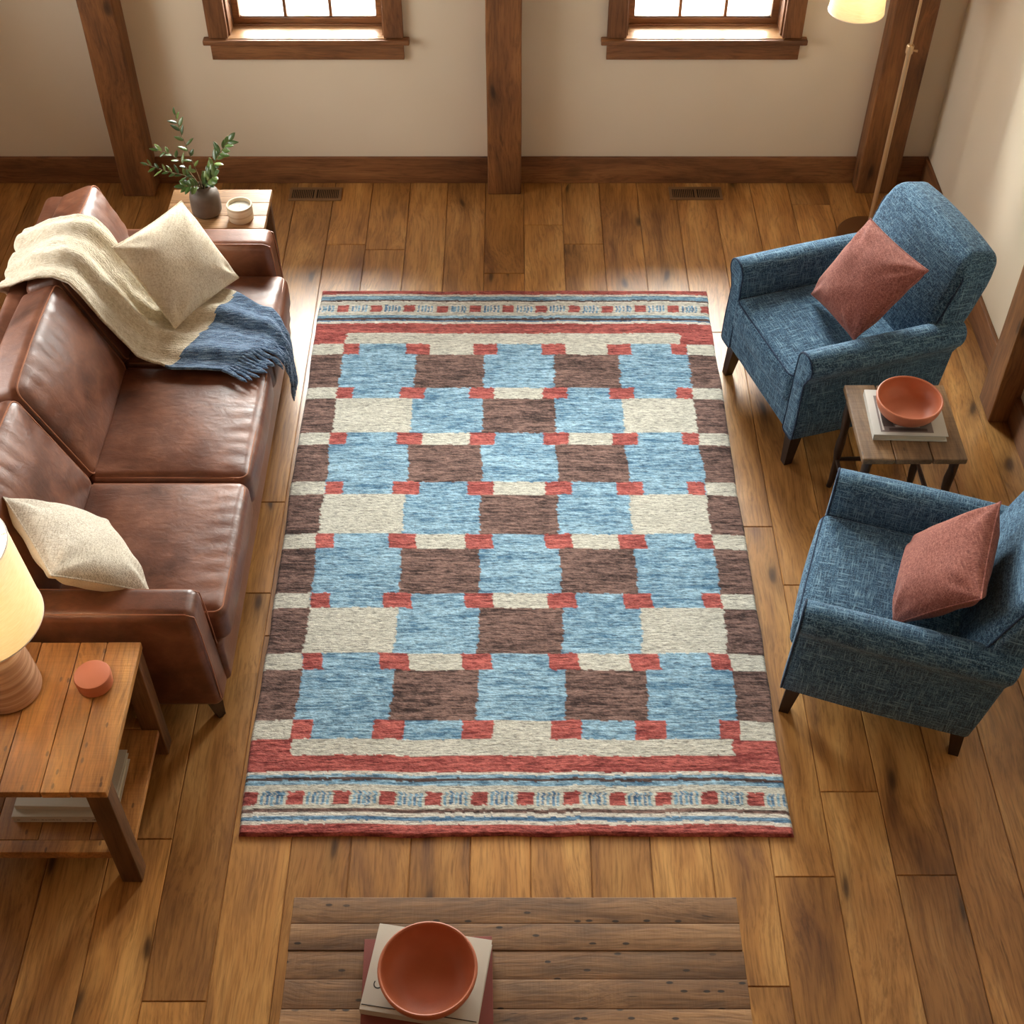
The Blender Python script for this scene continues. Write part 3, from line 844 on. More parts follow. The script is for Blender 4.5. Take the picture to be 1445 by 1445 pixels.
# ------------------------------------------------------------------ leather sofa
def build_sofa():
    X1 = -1.00; XB = -1.94; Y0, Y1 = 2.70, 4.83
    t = thing('leather_sofa', 'brown leather three-seat sofa standing along the left side of the rug', 'sofa', (-1.46, 3.765, 0))
    ox, oy = -1.46, 3.765
    L = lambda x, y, z: (x - ox, y - oy, z)
    def part_box(name, x0, x1, y0, y1, z0, z1, r, mat, fn=None, inner=(5, 5, 5), k=4):
        return rbox(name, (x1 - x0, y1 - y0, z1 - z0), r, mat, t, L((x0 + x1) / 2, (y0 + y1) / 2, (z0 + z1) / 2), None, fn, k, inner)
    part_box('base', XB + 0.02, X1 + 0.012, Y0 + 0.11, Y1 - 0.11, 0.105, 0.315, 0.02, M['leather_plain'])
    aw = 0.133
    for s, ya in ((0, Y0), (1, Y1 - aw)):
        def fn(x, y, z):
            bulge = 0.006 * (1 - (z / 0.25) ** 2) * (1 - (x / 0.46) ** 2)
            return (x + 0.012 * (-z / 0.25) * max(0, x) / 0.45, y + math.copysign(bulge, y) if abs(y) > 0.02 else y, z)
        a = part_box('armrest', XB, X1 - 0.01, ya, ya + aw, 0.10, 0.605, 0.034, M['leather_plain'], fn, (8, 3, 6), 5)
        # stitched seam lines along the arm
        for yy in ((ya + 0.014, ya + aw - 0.014)):
            zz = 0.597
            pts = [L(XB + 0.05, yy, zz), L(-1.3, yy, zz + 0.001), L(X1 - 0.05, yy, zz)]
            pts += [L(X1 - 0.022, yy, zz - 0.013), L(X1 - 0.0145, yy, 0.50), L(X1 - 0.006, yy, 0.30), L(X1 - 0.004, yy, 0.14)]
            MB().tube(pts, 0.0022, 6).build('piping', M['leather_pipe'], a)
    # back frame
    part_box('back_frame', XB - 0.012, -1.842, Y0 + 0.01, Y1 - 0.005, 0.10, 0.775, 0.04, M['leather_plain'], None, (3, 8, 5))
    ys = [2.832, 3.462, 4.105, 4.70]
    for i in range(3):
        a, b = ys[i] + 0.004, ys[i + 1] - 0.004
        sx = 0.60; sy = b - a; sz = 0.165
        def fn(x, y, z, sx=sx, sy=sy, i=i):
            u = x / (sx / 2); v = y / (sy / 2)
            top = 0.5 + 0.5 * min(1, max(-1, z / 0.05))
            cr = 0.022 * max(0, 1 - abs(u) ** 2.5) * max(0, 1 - abs(v) ** 2.5) * top
            fw = 0.010 * max(0, 1 - v * v) * (1 if u > 0.9 else 0) * max(0, 1 - (z / 0.08) ** 2)
            w = 0.0035 * nz(x, y, z, 7.0, i * 3.1) * top
            # small pull creases near front edge
            cw = 0.0022 * math.sin(y * 95 + 4 * nz(x, y, 0, 5, i)) * math.exp(-((u - 0.78) / 0.16) ** 2) * top
            return (x + fw, y, z + cr + w + cw)
        c = part_box('seat_cushion', -1.565, -0.962, a, b, 0.292, 0.457, 0.038, M['leather'], fn, (22, 26, 3), 5)
        rr = 0.012
        x0, x1, y0, y1 = -1.53, -0.974, a + 0.012, b - 0.012
        z = 0.4465
        pts = []
        for (cx, cy, a0) in ((x1 - 0.03, y0 + 0.03, -90), (x1 - 0.03, y1 - 0.03, 0)):
            for q in range(6):
                an = R(a0 + q * 18); pts.append(L(cx + 0.03 * math.cos(an), cy + 0.03 * math.sin(an), z))
        pts = [L(x0, y0, z)] + pts + [L(x0, y1, z)]
        MB().tube(pts, 0.0032, 6).build('piping', M['leather_pipe'], c)
        pts2 = [L(p[0] + ox + 0.0, p[1] + oy, 0.31) for p in pts[1:-1]]
        MB().tube([(p[0] + 0.004, p[1], 0.318) for p in pts[1:-1]], 0.0026, 6).build('piping', M['leather_pipe'], c)
        # back cushion
        sy2 = sy - 0.002; th = 0.175; hh = 0.475
        tilt = Matrix.Rotation(R(-23), 4, 'Y')
        def fb(x, y, z, sy=sy2, i=i, th=th, hh=hh):
            u = y / (sy / 2); v = z / (hh / 2)
            fr = 0.5 + 0.5 * min(1, max(-1, x / 0.06))
            cr = 0.034 * max(0, 1 - abs(u) ** 2.4) * max(0, 1 - abs(v) ** 2.4) * (fr * 2 - 1)
            top = 0.012 * max(0, 1 - u * u) * (1 if v > 0.5 else 0) * min(1, (v - 0.5) * 2)
            w = 0.004 * nz(x, y, z, 6.0, 9 + i * 2.3) * fr
            cw = 0.0026 * math.sin(y * 88 + 5 * nz(0, y, z, 5, i)) * math.exp(-((v - 0.72) / 0.2) ** 2) * fr
            cw += 0.0022 * math.sin(z * 80 + 5 * nz(0, y, z, 5, i)) * (math.exp(-((abs(u) - 0.85) / 0.12) ** 2)) * fr
            if i == 2 and y > 0:
                y += 0.07 * min(1, y / (sy / 2)) * min(1, max(0, (z + 0.05) / 0.06))
            return (x + cr + w + cw, y, z + top)
        bc = rbox('back_cushion', (th, sy2, hh), 0.042, M['leather'], t, L(-1.694, (a + b) / 2, 0.630), tilt, fb, 5, (3, 26, 20))
        pts = []
        hx = th / 2 - 0.010; hy = sy2 / 2 - 0.011; hz = hh / 2 - 0.010
        for sgn in (1,):
            ring = []
            for (cy, cz, a0) in ((hy - .035, -hz + .035, -90), (hy - .035, hz - .035, 0), (-hy + .035, hz - .035, 90), (-hy + .035, -hz + .035, 180)):
                for q in range(6):
                    an = R(a0 + q * 18)
                    y = cy + 0.035 * math.cos(an); z = cz + 0.035 * math.sin(an)
                    tp = 0.012 * max(0, 1 - (y / (sy2 / 2)) ** 2) * (min(1, (z / (hh / 2) - 0.5) * 2) if z > hh / 4 else 0)
                    ring.append(Vector((hx + 0.001, y + (0.07 * min(1, max(0, (z + 0.05) / 0.06)) if i == 2 and y > 0 else 0), z + tp)))
            # subdivide the top and bottom straight edges
            rg = []
            for q in range(len(ring)):
                p, r2 = ring[q], ring[(q + 1) % len(ring)]
                rg.append(p)
                if (r2 - p).length > 0.1:
                    for m in range(1, 8):
                        w = p.lerp(r2, m / 8)
                        base = 0.012 * max(0, 1 - (w.y / (sy2 / 2)) ** 2) if (p.z > 0.1 and r2.z > 0.1) else 0
                        if base: w.z = hz + base
                        rg.append(w)
            mt = Matrix.Translation(L(-1.694, (a + b) / 2, 0.630)) @ tilt
            MB().tube([tuple(mt @ p) for p in rg], 0.0032, 6, closed=True).build('piping', M['leather_pipe'], bc)
    for (x, y) in ((-1.045, 2.745), (-1.045, 4.785), (-1.88, 2.745), (-1.88, 4.785)):
        mb = MB()
        sx = 1 if x > -1.4 else -1
        mb.tube([L(x + 0.012 * sx, y, 0.0), L(x, y, 0.108)], [0.020, 0.034], 4)
        mb.build('leg', M['dark_wood'], t, False)
    return t
build_sofa()

# ------------------------------------------------------------------ throw blanket over the sofa
def build_throw():
    prof = [(-1.972, 0.675), (-1.972, 0.715), (-1.966, 0.765), (-1.945, 0.798), (-1.905, 0.812), (-1.87, 0.835), (-1.825, 0.868), (-1.775, 0.888), (-1.715, 0.893),
            (-1.665, 0.872), (-1.625, 0.80), (-1.585, 0.71), (-1.535, 0.61), (-1.475, 0.53), (-1.40, 0.500), (-1.33, 0.494), (-1.2, 0.498), (-1.08, 0.494), (-1.0, 0.488), (-0.955, 0.474), (-0.930, 0.44), (-0.922, 0.38), (-0.920, 0.30), (-0.918, 0.2)]
    P = [Vector((a, 0, b)) for a, b in prof]
    cum = [0]
    for a, b in zip(P[:-1], P[1:]): cum.append(cum[-1] + (b - a).length)
    def at(s):
        s = max(0, min(cum[-1] - 1e-6, s))
        for i in range(len(cum) - 1):
            if s <= cum[i + 1]:
                f = (s - cum[i]) / (cum[i + 1] - cum[i])
                p = P[i].lerp(P[i + 1], f)
                # smooth tangent
                t0 = (P[i + 1] - P[max(0, i - 1)]).normalized(); t1 = (P[min(len(P) - 1, i + 2)] - P[i]).normalized()
                tg = t0.lerp(t1, f).normalized()
                return p, Vector((-tg.z, 0, tg.x)), tg
    def s_of_x(x):
        for i in range(len(P) - 1):
            if P[i].x <= x <= P[i + 1].x: return cum[i] + (x - P[i].x) / (P[i + 1].x - P[i].x) * (cum[i + 1] - cum[i])
        return cum[-1]
    def interp(tab, x):
        if x <= tab[0][0]: return tab[0][1]
        for (a, b), (c, d) in zip(tab[:-1], tab[1:]):
            if x <= c:
                f = (x - a) / (c - a); f = f * f * (3 - 2 * f); return b + (d - b) * f
        return tab[-1][1]
    sc = cum[7]   # crest
    far = [(0, 4.56), (cum[3], 4.52), (sc, 4.48), (cum[10], 4.52), (cum[13], 4.46), (cum[15], 4.50), (cum[16], 4.525), (cum[18], 4.42), (cum[20], 4.32), (cum[-1], 4.20)]
    near = [(0, 4.26), (cum[3], 4.14), (sc, 4.08), (cum[10], 4.07), (cum[12], 4.075), (cum[14], 4.05), (cum[15], 4.02), (cum[17], 4.01), (cum[20], 4.04), (cum[-1], 4.02)]
    send0 = s_of_x(-1.145); send1 = cum[21] + 0.06
    ns, nt = 150, 56
    nodes = []
    def endlen(t):
        return send0 + (send1 - send0) * (t ** 0.85)
    grid = []
    for i in range(ns + 1):
        row = []
        for j in range(nt + 1):
            t = j / nt
            s = endlen(t) * i / ns
            p, n, tg = at(s)
            yn, yf = interp(near, s), interp(far, s)
            y = yn + (yf - yn) * t
            g = s / cum[-1]
            edge = min(1, min(t, 1 - t) * 8)
            amp = 0.008 + 0.010 * math.exp(-((g - 0.52) / 0.2) ** 2)
            f = amp * (math.sin(2 * PI * (2.3 * t + 0.5 * g) + 1.5) + 0.6 * math.sin(2 * PI * (4.1 * t - 0.9 * g) + 0.4))
            f += 0.010 * nz(s, y, 0.3, 6.0, 3.3) + 0.005 * nz(s, y, 0.3, 15.0, 1.3)
            # long valley from the crest to the seat
            v = math.exp(-((t - (0.72 - 0.25 * g)) / 0.05) ** 2)
            f -= 0.010 * v * min(1, max(0, (g - 0.25) * 4))
            lift = 0.006
            h = max(0.001, lift + 0.4 * amp + f * (0.4 + 0.6 * edge))
            q = p + n * h
            row.append((q.x, y + 0.006 * nz(s, t, 0, 5, 7) , q.z))
        grid.append(row)
    tmp = thing('throw_blanket', 'cream and blue fringed throw draped over the sofa back and seat', 'blanket', (-1.46, 4.2, 0))
    L = lambda q: (q[0] + 1.46, q[1] - 4.2, q[2])
    mb = MB(); vs = [L(q) for r in grid for q in r]; fs = []; fm = []
    for i in range(ns):
        for j in range(nt):
            a = i * (nt + 1) + j
            t = (j + 0.5) / nt; s = endlen(t) * (i + 0.5) / ns
            blue = s > endlen(t) - (0.215 + 0.14 * t)
            mb_f = (a, a + 1, a + nt + 2, a + nt + 1)
            fs.append(mb_f); fm.append(1 if blue else 0)
    mb.v = vs; mb.f = fs; mb.fm = fm; mb.tone = [0.5] * len(vs)
    o = mb.build('cloth', [M['knit_cream'], M['knit_blue']], tmp, True, 80)
    sm = o.modifiers.new('thickness', 'SOLIDIFY'); sm.thickness = 0.010; sm.offset = 0.0
    # fringe
    r = random.Random(12)
    N = 44
    for k in range(N):
        t = (k + 0.5) / N
        j = min(nt - 1, int(t * nt)); fj = t * nt - j
        e = Vector(grid[ns][j]).lerp(Vector(grid[ns][j + 1]), fj)
        e0 = Vector(grid[ns - 3][j]).lerp(Vector(grid[ns - 3][j + 1]), fj)
        d = (e - e0).normalized()
        d = (d + Vector((0, -0.30 - 0.25 * r.random(), 0))).normalized()
        Ln = 0.105 + 0.03 * r.random() + 0.07 * t
        pts = [e - d * 0.006]; p = e.copy(); st = 9
        for q in range(st):
            p = p + d * (Ln / st)
            d = (d + Vector((r.uniform(-.10, .10), r.uniform(-.12, .12), r.uniform(-.04, .04)))).normalized()
            if p.x > -0.945:      # past the cushion edge: hang
                d = (d + Vector((-0.02, 0, -0.55))).normalized()
            else:
                zs = 0.492
                if p.z < zs: p.z = zs
                if p.z > zs + 0.012: d = (d + Vector((0, 0, -0.25))).normalized()
            if p.x < -0.915 and p.z < 0.47 and p.x > -0.955: p.x = -0.915
            pts.append(p.copy())
        w = 0.0068
        rad = [w * 0.8, w * 1.15, w * 0.85] + [w * (0.95 + 0.12 * math.sin(q * 2.2)) for q in range(st - 4)] + [w * 0.9, w * 0.25]
        MB().tube([L(q) for q in pts], rad[:len(pts)], 7).build('tassel', M['knit_blue'], tmp)
    return tmp
build_throw()

pillow('throw_pillow', 'cream square pillow leaning at the far end of the sofa, on the throw',
       [(-1.361, 4.262, 0.510), (-1.148, 4.590, 0.515), (-1.350, 4.692, 0.824), (-1.541, 4.296, 0.880)], 0.15, M['cream'], seed=1.3)
pillow('throw_pillow', 'oatmeal pillow propped on the near sofa armrest beside the table lamp',
       [(-1.652, 3.03, 0.811), (-1.411, 2.681, 0.831), (-1.198, 2.863, 0.526), (-1.424, 3.201, 0.489)], 0.17, M['oat'], M['cream_back'], seed=2.1)

# ------------------------------------------------------------------ armchairs
def make_chair(label, loc, rz):
    t = thing('armchair', label, 'armchair', loc, rz, None)
    # local: front is -y, width along x
    F, B = -0.385, 0.33
    zb = 0.17
    rbox('base', (0.56, 0.635, 0.15), 0.02, M['blue'], t, (0, -0.028, zb + 0.075), None, None, 3, (4, 4, 2))
    # seat cushion
    def fn(x, y, z):
        u = x / 0.26; v = (y) / 0.29
        top = 0.5 + 0.5 * min(1, max(-1, z / 0.05))
        fr = 0.012 * (1 if y < -0.25 else 0) * max(0, 1 - (z / 0.08) ** 2) * max(0, 1 - u * u)
        return (x, y - fr, z + 0.022 * max(0, 1 - abs(u) ** 2.6) * max(0, 1 - abs(v) ** 2.6) * top)
    sc = rbox('seat_cushion', (0.535, 0.60, 0.155), 0.035, M['blue'], t, (0, -0.060, 0.375), None, fn, 4, (14, 14, 3))
    pts = []
    for (cx, cy, a0) in ((-0.225, -0.317, 180), (0.225, -0.317, 270)):
        for q in range(7):
            an = R(a0 + q * 15); pts.append((cx + 0.034 * math.cos(an), cy + 0.034 * math.sin(an), 0.4425))
    pts = [(-0.259, 0.12, 0.4425)] + pts + [(0.259, 0.12, 0.4425)]
    MB().tube(pts, 0.004, 6).build('piping', M['blue_pipe'], sc)
    # arms: closed profile in (x,z), extruded in y
    def arm_profile(s, shrink=0.0):
        pr = []
        cx, cz, r = 0.318, 0.545, 0.058 - shrink
        for q in range(0, 15):      # roll from inner side over the top to the outer underside
            an = R(180 - q * (225 / 14))
            pr.append((cx + r * math.cos(an), cz + r * math.sin(an)))
        pr += [(0.340 - shrink, 0.46), (0.345 - shrink, 0.38), (0.350 - shrink, 0.28), (0.348 - shrink, zb + 0.012), (0.336 - shrink, zb + shrink)]
        pr += [(0.272 + shrink, zb + shrink), (0.262 + shrink, zb + 0.012), (0.260 + shrink, 0.35), (0.258 + shrink, 0.46)]
        return [(s * x, z) for x, z in pr]
    for s in (-1, 1):
        mb = MB()
        stations = [(F - 0.004, 0.020), (F + 0.0, 0.006), (F + 0.010, 0.0)] + [(F + 0.010 + (B - F) * q / 12, 0.0) for q in range(1, 13)] + [(B + 0.022, 0.008), (B + 0.028, 0.022)]
        vs = []; n = None
        for (y, sh) in stations:
            pr = arm_profile(s, sh); n = len(pr)
            for (x, z) in pr:
                # front slopes back towards the foot, soft puff
                f = (y - F) / (B - F)
                yy = y + (0.036 + 0.012 * min(1, (z - zb) / 0.36)) * max(0, 1 - f * 1.2) - 0.07 * max(0, f) * (1 - min(1, (z - zb) / 0.45))
                zz = z - 0.0 * f
                puff = 0.006 * math.sin(PI * min(1, max(0, f)))
                vs.append((x + s * puff * (1 if abs(x) > 0.33 else -0.4), yy, zz))
        fs = []
        for i in range(len(stations) - 1):
            for k in range(n):
                k1 = (k + 1) % n
                fs.append((i * n + k, i * n + k1, (i + 1) * n + k1, (i + 1) * n + k))
        fs.append(tuple(range(n))); fs.append(tuple((len(stations) - 1) * n + k for k in range(n - 1, -1, -1)))
        mb.add(vs, fs)
        arm = mb.build('armrest', M['blue'], t, True, 50)
        ring = []
        for (x, z) in arm_profile(s, 0.003):
            yy = F + 0.001 + 0.036 + 0.012 * (min(1, (z - zb) / 0.36))
            ring.append((x, yy, z))
        MB().tube(ring, 0.0042, 6, closed=True).build('piping', M['blue_pipe'], arm)
    # back: rounded slab, tilted, wings over the arms
    th, wd, hh = 0.165, 0.60, 0.70
    def fb(x, y, z):
        v = (z + hh / 2) / hh; u = x / (wd / 2)
        cr = 0.028 * max(0, 1 - abs(u) ** 2.2) * max(0, 1 - abs(2 * v - 1) ** 2.4) * (-1 if y < 0 else 0.4)
        wide = 1 + 0.05 * max(0, min(1, (v - 0.45) / 0.2))            # wider above the arms
        xx = x * wide * (1 - 0.10 * max(0, v - 0.85) / 0.15 * abs(u))
        zz = z + 0.02 * max(0, 1 - u * u) * max(0, (v - 0.8) / 0.2)
        lean = 0.03 * max(0, v - 0.3) ** 2 * 3
        if v < 0.42: xx = max(-0.262, min(0.262, xx))
        return (xx, y + cr + lean, zz)
    tilt = Matrix.Rotation(R(-11), 4, 'X')
    bk = rbox('backrest', (wd, th, hh), 0.048, M['blue'], t, (0, 0.285, zb + 0.015 + hh / 2), tilt, fb, 6, (12, 3, 16))
    mt = Matrix.Translation((0, 0.285, zb + 0.015 + hh / 2)) @ tilt
    for s in (-1, 1):
        pts = []
        for q in range(15):
            v = 0.44 + (0.93 - 0.44) * q / 14
            p = fb(s * (wd / 2 - 0.012), -th / 2 + 0.006 + 0.0, -hh / 2 + hh * v)
            if v > 0.88: p = (p[0] - s * (v - 0.88) * 0.5, p[1] + 0.0, p[2])
            pts.append(tuple(mt @ Vector((p[0] + s * 0.002, p[1] + 0.012, p[2]))))
        MB().tube(pts, 0.004, 6).build('piping', M['blue_pipe'], bk)
    for (x, y, sx, sy) in ((-0.285, -0.30, -1, -1), (0.285, -0.30, 1, -1), (-0.27, 0.25, -1, 1), (0.27, 0.25, 1, 1)):
        mb = MB()
        a, b = 0.027, 0.017
        def sq(cx, cy, h, z): return [(cx - h, cy - h, z), (cx + h, cy - h, z), (cx + h, cy + h, z), (cx - h, cy + h, z)]
        vs = sq(x + sx * 0.012, y + sy * 0.02, b, 0.0) + sq(x, y, a, zb + 0.012)
        mb.add(vs, [(3, 2, 1, 0), (4, 5, 6, 7), (0, 1, 5, 4), (1, 2, 6, 5), (2, 3, 7, 6), (3, 0, 4, 7)])
        mb.build('leg', M['dark_wood'], t, False)
    return t
make_chair('blue linen armchair standing in front of the floor lamp, farther from the camera', (1.359, 4.394, 0), R(198 + 90))
make_chair('blue linen armchair nearer the camera, cut off by the right edge of the photo', (1.366, 2.943, 0), R(161 + 90))
pillow('throw_pillow', 'rust red pillow on the far armchair, in front of the floor lamp',
       [(1.353, 4.145, 0.546), (1.554, 4.098, 0.919), (1.421, 4.509, 0.867), (1.246, 4.500, 0.500)], 0.165, M['rust'], seed=4.2)
pillow('throw_pillow', 'rust red pillow on the near armchair, standing on one corner',
       [(1.25, 2.759, 0.487), (1.421, 2.599, 0.818), (1.576, 2.997, 0.826), (1.392, 3.137, 0.473)], 0.17, M['rust'], seed=5.7)

# ------------------------------------------------------------------ tables
def plank_top(mb, x0, x1, y0, y1, z0, z1, n, along, seed, bev=0.003, gap=0.001):
    r = random.Random(seed)
    a0, a1 = (y0, y1) if along == 'x' else (x0, x1)
    ws = [1 + r.uniform(-.2, .2) for _ in range(n)]; tot = sum(ws); p = a0
    for w in ws:
        q = p + (a1 - a0) * w / tot
        dz = r.uniform(-0.0015, 0); tn = r.random()
        if along == 'x': mb.box(x0 + r.uniform(0, .002), x1 - r.uniform(0, .002), p + gap, q - gap, z0, z1 + dz, bev, tn)
        else: mb.box(p + gap, q - gap, y0 + r.uniform(0, .002), y1 - r.uniform(0, .002), z0, z1 + dz, bev, tn)
        p = q

# far side table behind the sofa
t = thing('side_table', 'pale wooden side table behind the far sofa armrest, holding the vase', 'table', (-1.315, 5.07, 0))
mb = MB(); plank_top(mb, -0.225, 0.225, -0.20, 0.20, 0.472, 0.50, 4, 'x', 5)
mb.build('tabletop', M['table_light'], t)
for sx in (-1, 1):
    for sy in (-1, 1):
        MB().box(sx * 0.195 - 0.019, sx * 0.195 + 0.019, sy * 0.170 - 0.019, sy * 0.170 + 0.019, 0, 0.472, 0.003).build('leg', M['table_leg'], t)
ap = MB()
for s in (-1, 1):
    ap.box(-0.176, 0.176, s * 0.172 - 0.009, s * 0.172 + 0.009, 0.42, 0.4715, 0.002)
    ap.box(s * 0.197 - 0.009, s * 0.197 + 0.009, -0.151, 0.151, 0.42, 0.4715, 0.002)
ap.build('apron', M['table_leg'], t)

# near side table with lamp
TX0, TX1, TY0, TY1 = -1.80, -1.183, 2.088, 2.640
t = thing('side_table', 'rustic plank side table with a lower shelf, under the lit table lamp', 'table', ((TX0 + TX1) / 2, (TY0 + TY1) / 2, 0))
hx, hy = (TX1 - TX0) / 2, (TY1 - TY0) / 2
mb = MB(); plank_top(mb, -hx, hx, -hy, hy, 0.522, 0.552, 6, 'y', 9)
mb.build('tabletop', M['reclaimed_y'], t)
for sx in (-1, 1):
    for sy in (-1, 1):
        cx, cy = sx * (hx - 0.036), sy * (hy - 0.036)
        MB().box(cx - 0.033, cx + 0.033, cy - 0.030, cy + 0.030, 0, 0.522, 0.004, 0.5).build('leg', M['table_leg'], t)
ap = MB()
for s in (-1, 1):
    ap.box(-hx + .069, hx - .069, s * (hy - 0.030) - 0.010, s * (hy - 0.030) + 0.010, 0.497, 0.5215, 0.002)
    ap.box(s * (hx - 0.030) - 0.010, s * (hx - 0.030) + 0.010, -hy + .066, hy - .066, 0.497, 0.5215, 0.002)
ap.build('apron', M['table_leg'], t)
mb = MB(); plank_top(mb, -hx + 0.008, hx - 0.008, -hy + 0.068, hy - 0.068, 0.135, 0.158, 4, 'y', 4)
for s in (-1, 1):
    mb.box(-hx + 0.069, hx - 0.069, s * (hy - 0.045) - 0.022, s * (hy - 0.045) + 0.022, 0.125, 0.162, 0.003, 0.6)
    
mb.build('shelf', M['reclaimed_y'], t)

# table between the armchairs
t = thing('side_table', 'small weathered wooden side table between the two blue armchairs', 'table', (1.4675, 3.695, 0))
mb = MB(); plank_top(mb, -0.1925, 0.1925, -0.205, 0.205, 0.502, 0.53, 3, 'y', 3, 0.006)
mb.build('tabletop', M['table_grey'], t)
for sx in (-1, 1):
    for sy in (-1, 1):
        x, y = sx * 0.160, sy * 0.172
        pts = [(x + sx * .004, y + sy * .004, 0)] + [(x + .002 * math.sin(q * 1.3 + sx), y + .002 * math.cos(q * 1.7), 0.502 * q / 10) for q in range(1, 10)] + [(x, y, 0.503)]
        rad = [0.011, 0.014, 0.016, 0.013, 0.017, 0.018, 0.014, 0.017, 0.019, 0.017, 0.019]
        MB().tube(pts, rad, 10).build('leg', M['dark_wood'], t)
for (a, b) in (((-0.160, -0.172), (0.160, -0.172)), ((-0.160, 0.172), (0.160, 0.172)), ((-0.160, -0.172), (-0.160, 0.172)), ((0.160, -0.172), (0.160, 0.172))):
    MB().tube([(a[0], a[1], 0.16), ((a[0] + b[0]) / 2, (a[1] + b[1]) / 2, 0.163), (b[0], b[1], 0.16)], [0.008, 0.011, 0.008], 8).build('stretcher', M['dark_wood'], t)

# coffee table
t = thing('coffee_table', 'reclaimed plank coffee table in the foreground, cut by the lower edge', 'table', (0.01, 1.475, 0))
mb = MB()
r = random.Random(21)
edges = [1.825, 1.745, 1.665, 1.583, 1.500, 1.405, 1.31, 1.22, 1.125]
for a, b in zip(edges[:-1], edges[1:]):
    mb.box(-0.632 + r.uniform(0, .004), 0.632 - r.uniform(0, .004), b - 1.475 + 0.0005, a - 1.475 - 0.0005, 0.385, 0.425 + r.uniform(-.0025, 0), 0.0022, r.random())
mb.build('tabletop', M['reclaimed_x'], t)
for sx in (-1, 1):
    for sy in (-1, 1):
        MB().box(sx * 0.565 - 0.035, sx * 0.565 + 0.035, sy * 0.285 - 0.035, sy * 0.285 + 0.035, 0, 0.385, 0.004).build('leg', M['table_leg'], t)
for s in (-1, 1): MB().box(-0.53, 0.53, s * 0.285 - 0.012, s * 0.285 + 0.012, 0.315, 0.3845, 0.002).build('apron', M['table_leg'], t)

# ------------------------------------------------------------------ books
def book(name, label, loc, rz, w, d, h, cover, group=None, spine='x-'):
    """w along x, d along y; spine side given"""
    t = thing(name, label, 'book', loc, rz, group)
    c = 0.0032
    mb = MB()
    mb.box(-w / 2, w / 2, -d / 2, d / 2, 0, c, 0.001); mb.box(-w / 2, w / 2, -d / 2, d / 2, h - c, h, 0.001)
    if spine == 'x-': mb.box(-w / 2, -w / 2 + c, -d / 2, d / 2, c, h - c)
    elif spine == 'y-': mb.box(-w / 2, w / 2, -d / 2, -d / 2 + c, c, h - c)
    mb.build('cover', cover, t)
    ins = 0.006
    if spine == 'x-': MB().box(-w / 2 + c, w / 2 - ins, -d / 2 + ins, d / 2 - ins, c, h - c).build('page_block', M['pages'], t, False)
    else: MB().box(-w / 2 + ins, w / 2 - ins, -d / 2 + c, d / 2 - ins, c, h - c).build('page_block', M['pages'], t, False)
    return t

def text_part(parent, body, size, loc, rot, mat):
    cu = bpy.data.curves.new('lettering', 'FONT')
    cu.body = body; cu.size = size; cu.extrude = 0.0002
    cu.align_x = 'CENTER'; cu.align_y = 'CENTER'
    tmp = bpy.data.objects.new('tmp', cu); C.objects.link(tmp)
    dg = bpy.context.evaluated_depsgraph_get()
    me = bpy.data.meshes.new_from_object(tmp.evaluated_get(dg))
    bpy.data.objects.remove(tmp)
    me.materials.clear(); me.materials.append(mat)
    o = bpy.data.objects.new('lettering', me)
    link(o, parent); o.location = loc; o.rotation_euler = rot
    return o

CT = 0.4255
b1 = book('book', 'red-brown cloth book at the bottom of the coffee table stack', (-0.228, 1.555, CT), R(1.5), 0.352, 0.27, 0.026, M['book_red'], spine='y-')
b2 = book('book', 'pale grey cloth book under the terracotta bowl on the coffee table', (-0.229, 1.572, CT + 0.0265), R(-9), 0.315, 0.245, 0.030, M['book_white'], spine='y-')
text_part(b2, 'C', 0.034, (-0.122, -0.050, 0.0302), (0, 0, R(96)), M['ink'])
text_part(b2, 'R', 0.020, (-0.118, 0.052, 0.0302), (0, 0, R(96)), M['ink'])
text_part(b2, 'f', 0.012, (0.116, -0.046, 0.0302), (0, 0, R(96)), M['ink'])
# dark bead whose colour paints the shade of the spine groove
MB().tube([(-0.155, -0.108, 0.030), (0.155, -0.108, 0.030)], 0.0014, 6).build('hinge_groove_shade', M['ink'], b2)

b3 = book('book', 'pale grey photo book with a dark picture, between the blue armchairs', (1.469, 3.710, 0.5305), R(-2), 0.272, 0.248, 0.028, M['book_grey'], spine='x-')
pc = MB()
pc.box(-0.108, 0.085, -0.108, 0.09, 0.0280, 0.0283, mat=0)
for (a, b, c, d, m) in [(-0.09, -0.05, -0.07, 0.08, 1), (-0.07, 0.07, -0.093, -0.078, 1), (-0.045, 0.045, -0.072, -0.062, 2), (-0.095, -0.088, -0.09, 0.07, 2), (-0.05, -0.035, -0.055, 0.04, 2), (-0.015, 0.02, -0.045, 0.03, 2), (0.03, 0.045, -0.045, 0.06, 1), (-0.065, -0.058, 0.0, 0.08, 2), (0.055, 0.075, -0.05, 0.08, 1), (-0.015, 0.05, 0.045, 0.055, 1)]:
    pc.box(a - .006, b - .006, c - .008, d - .008, 0.0283, 0.0285, mat=m)
pc.build('cover_picture', [M['photo_mid'], M['photo_dark'], M['photo_light']], b3, False)

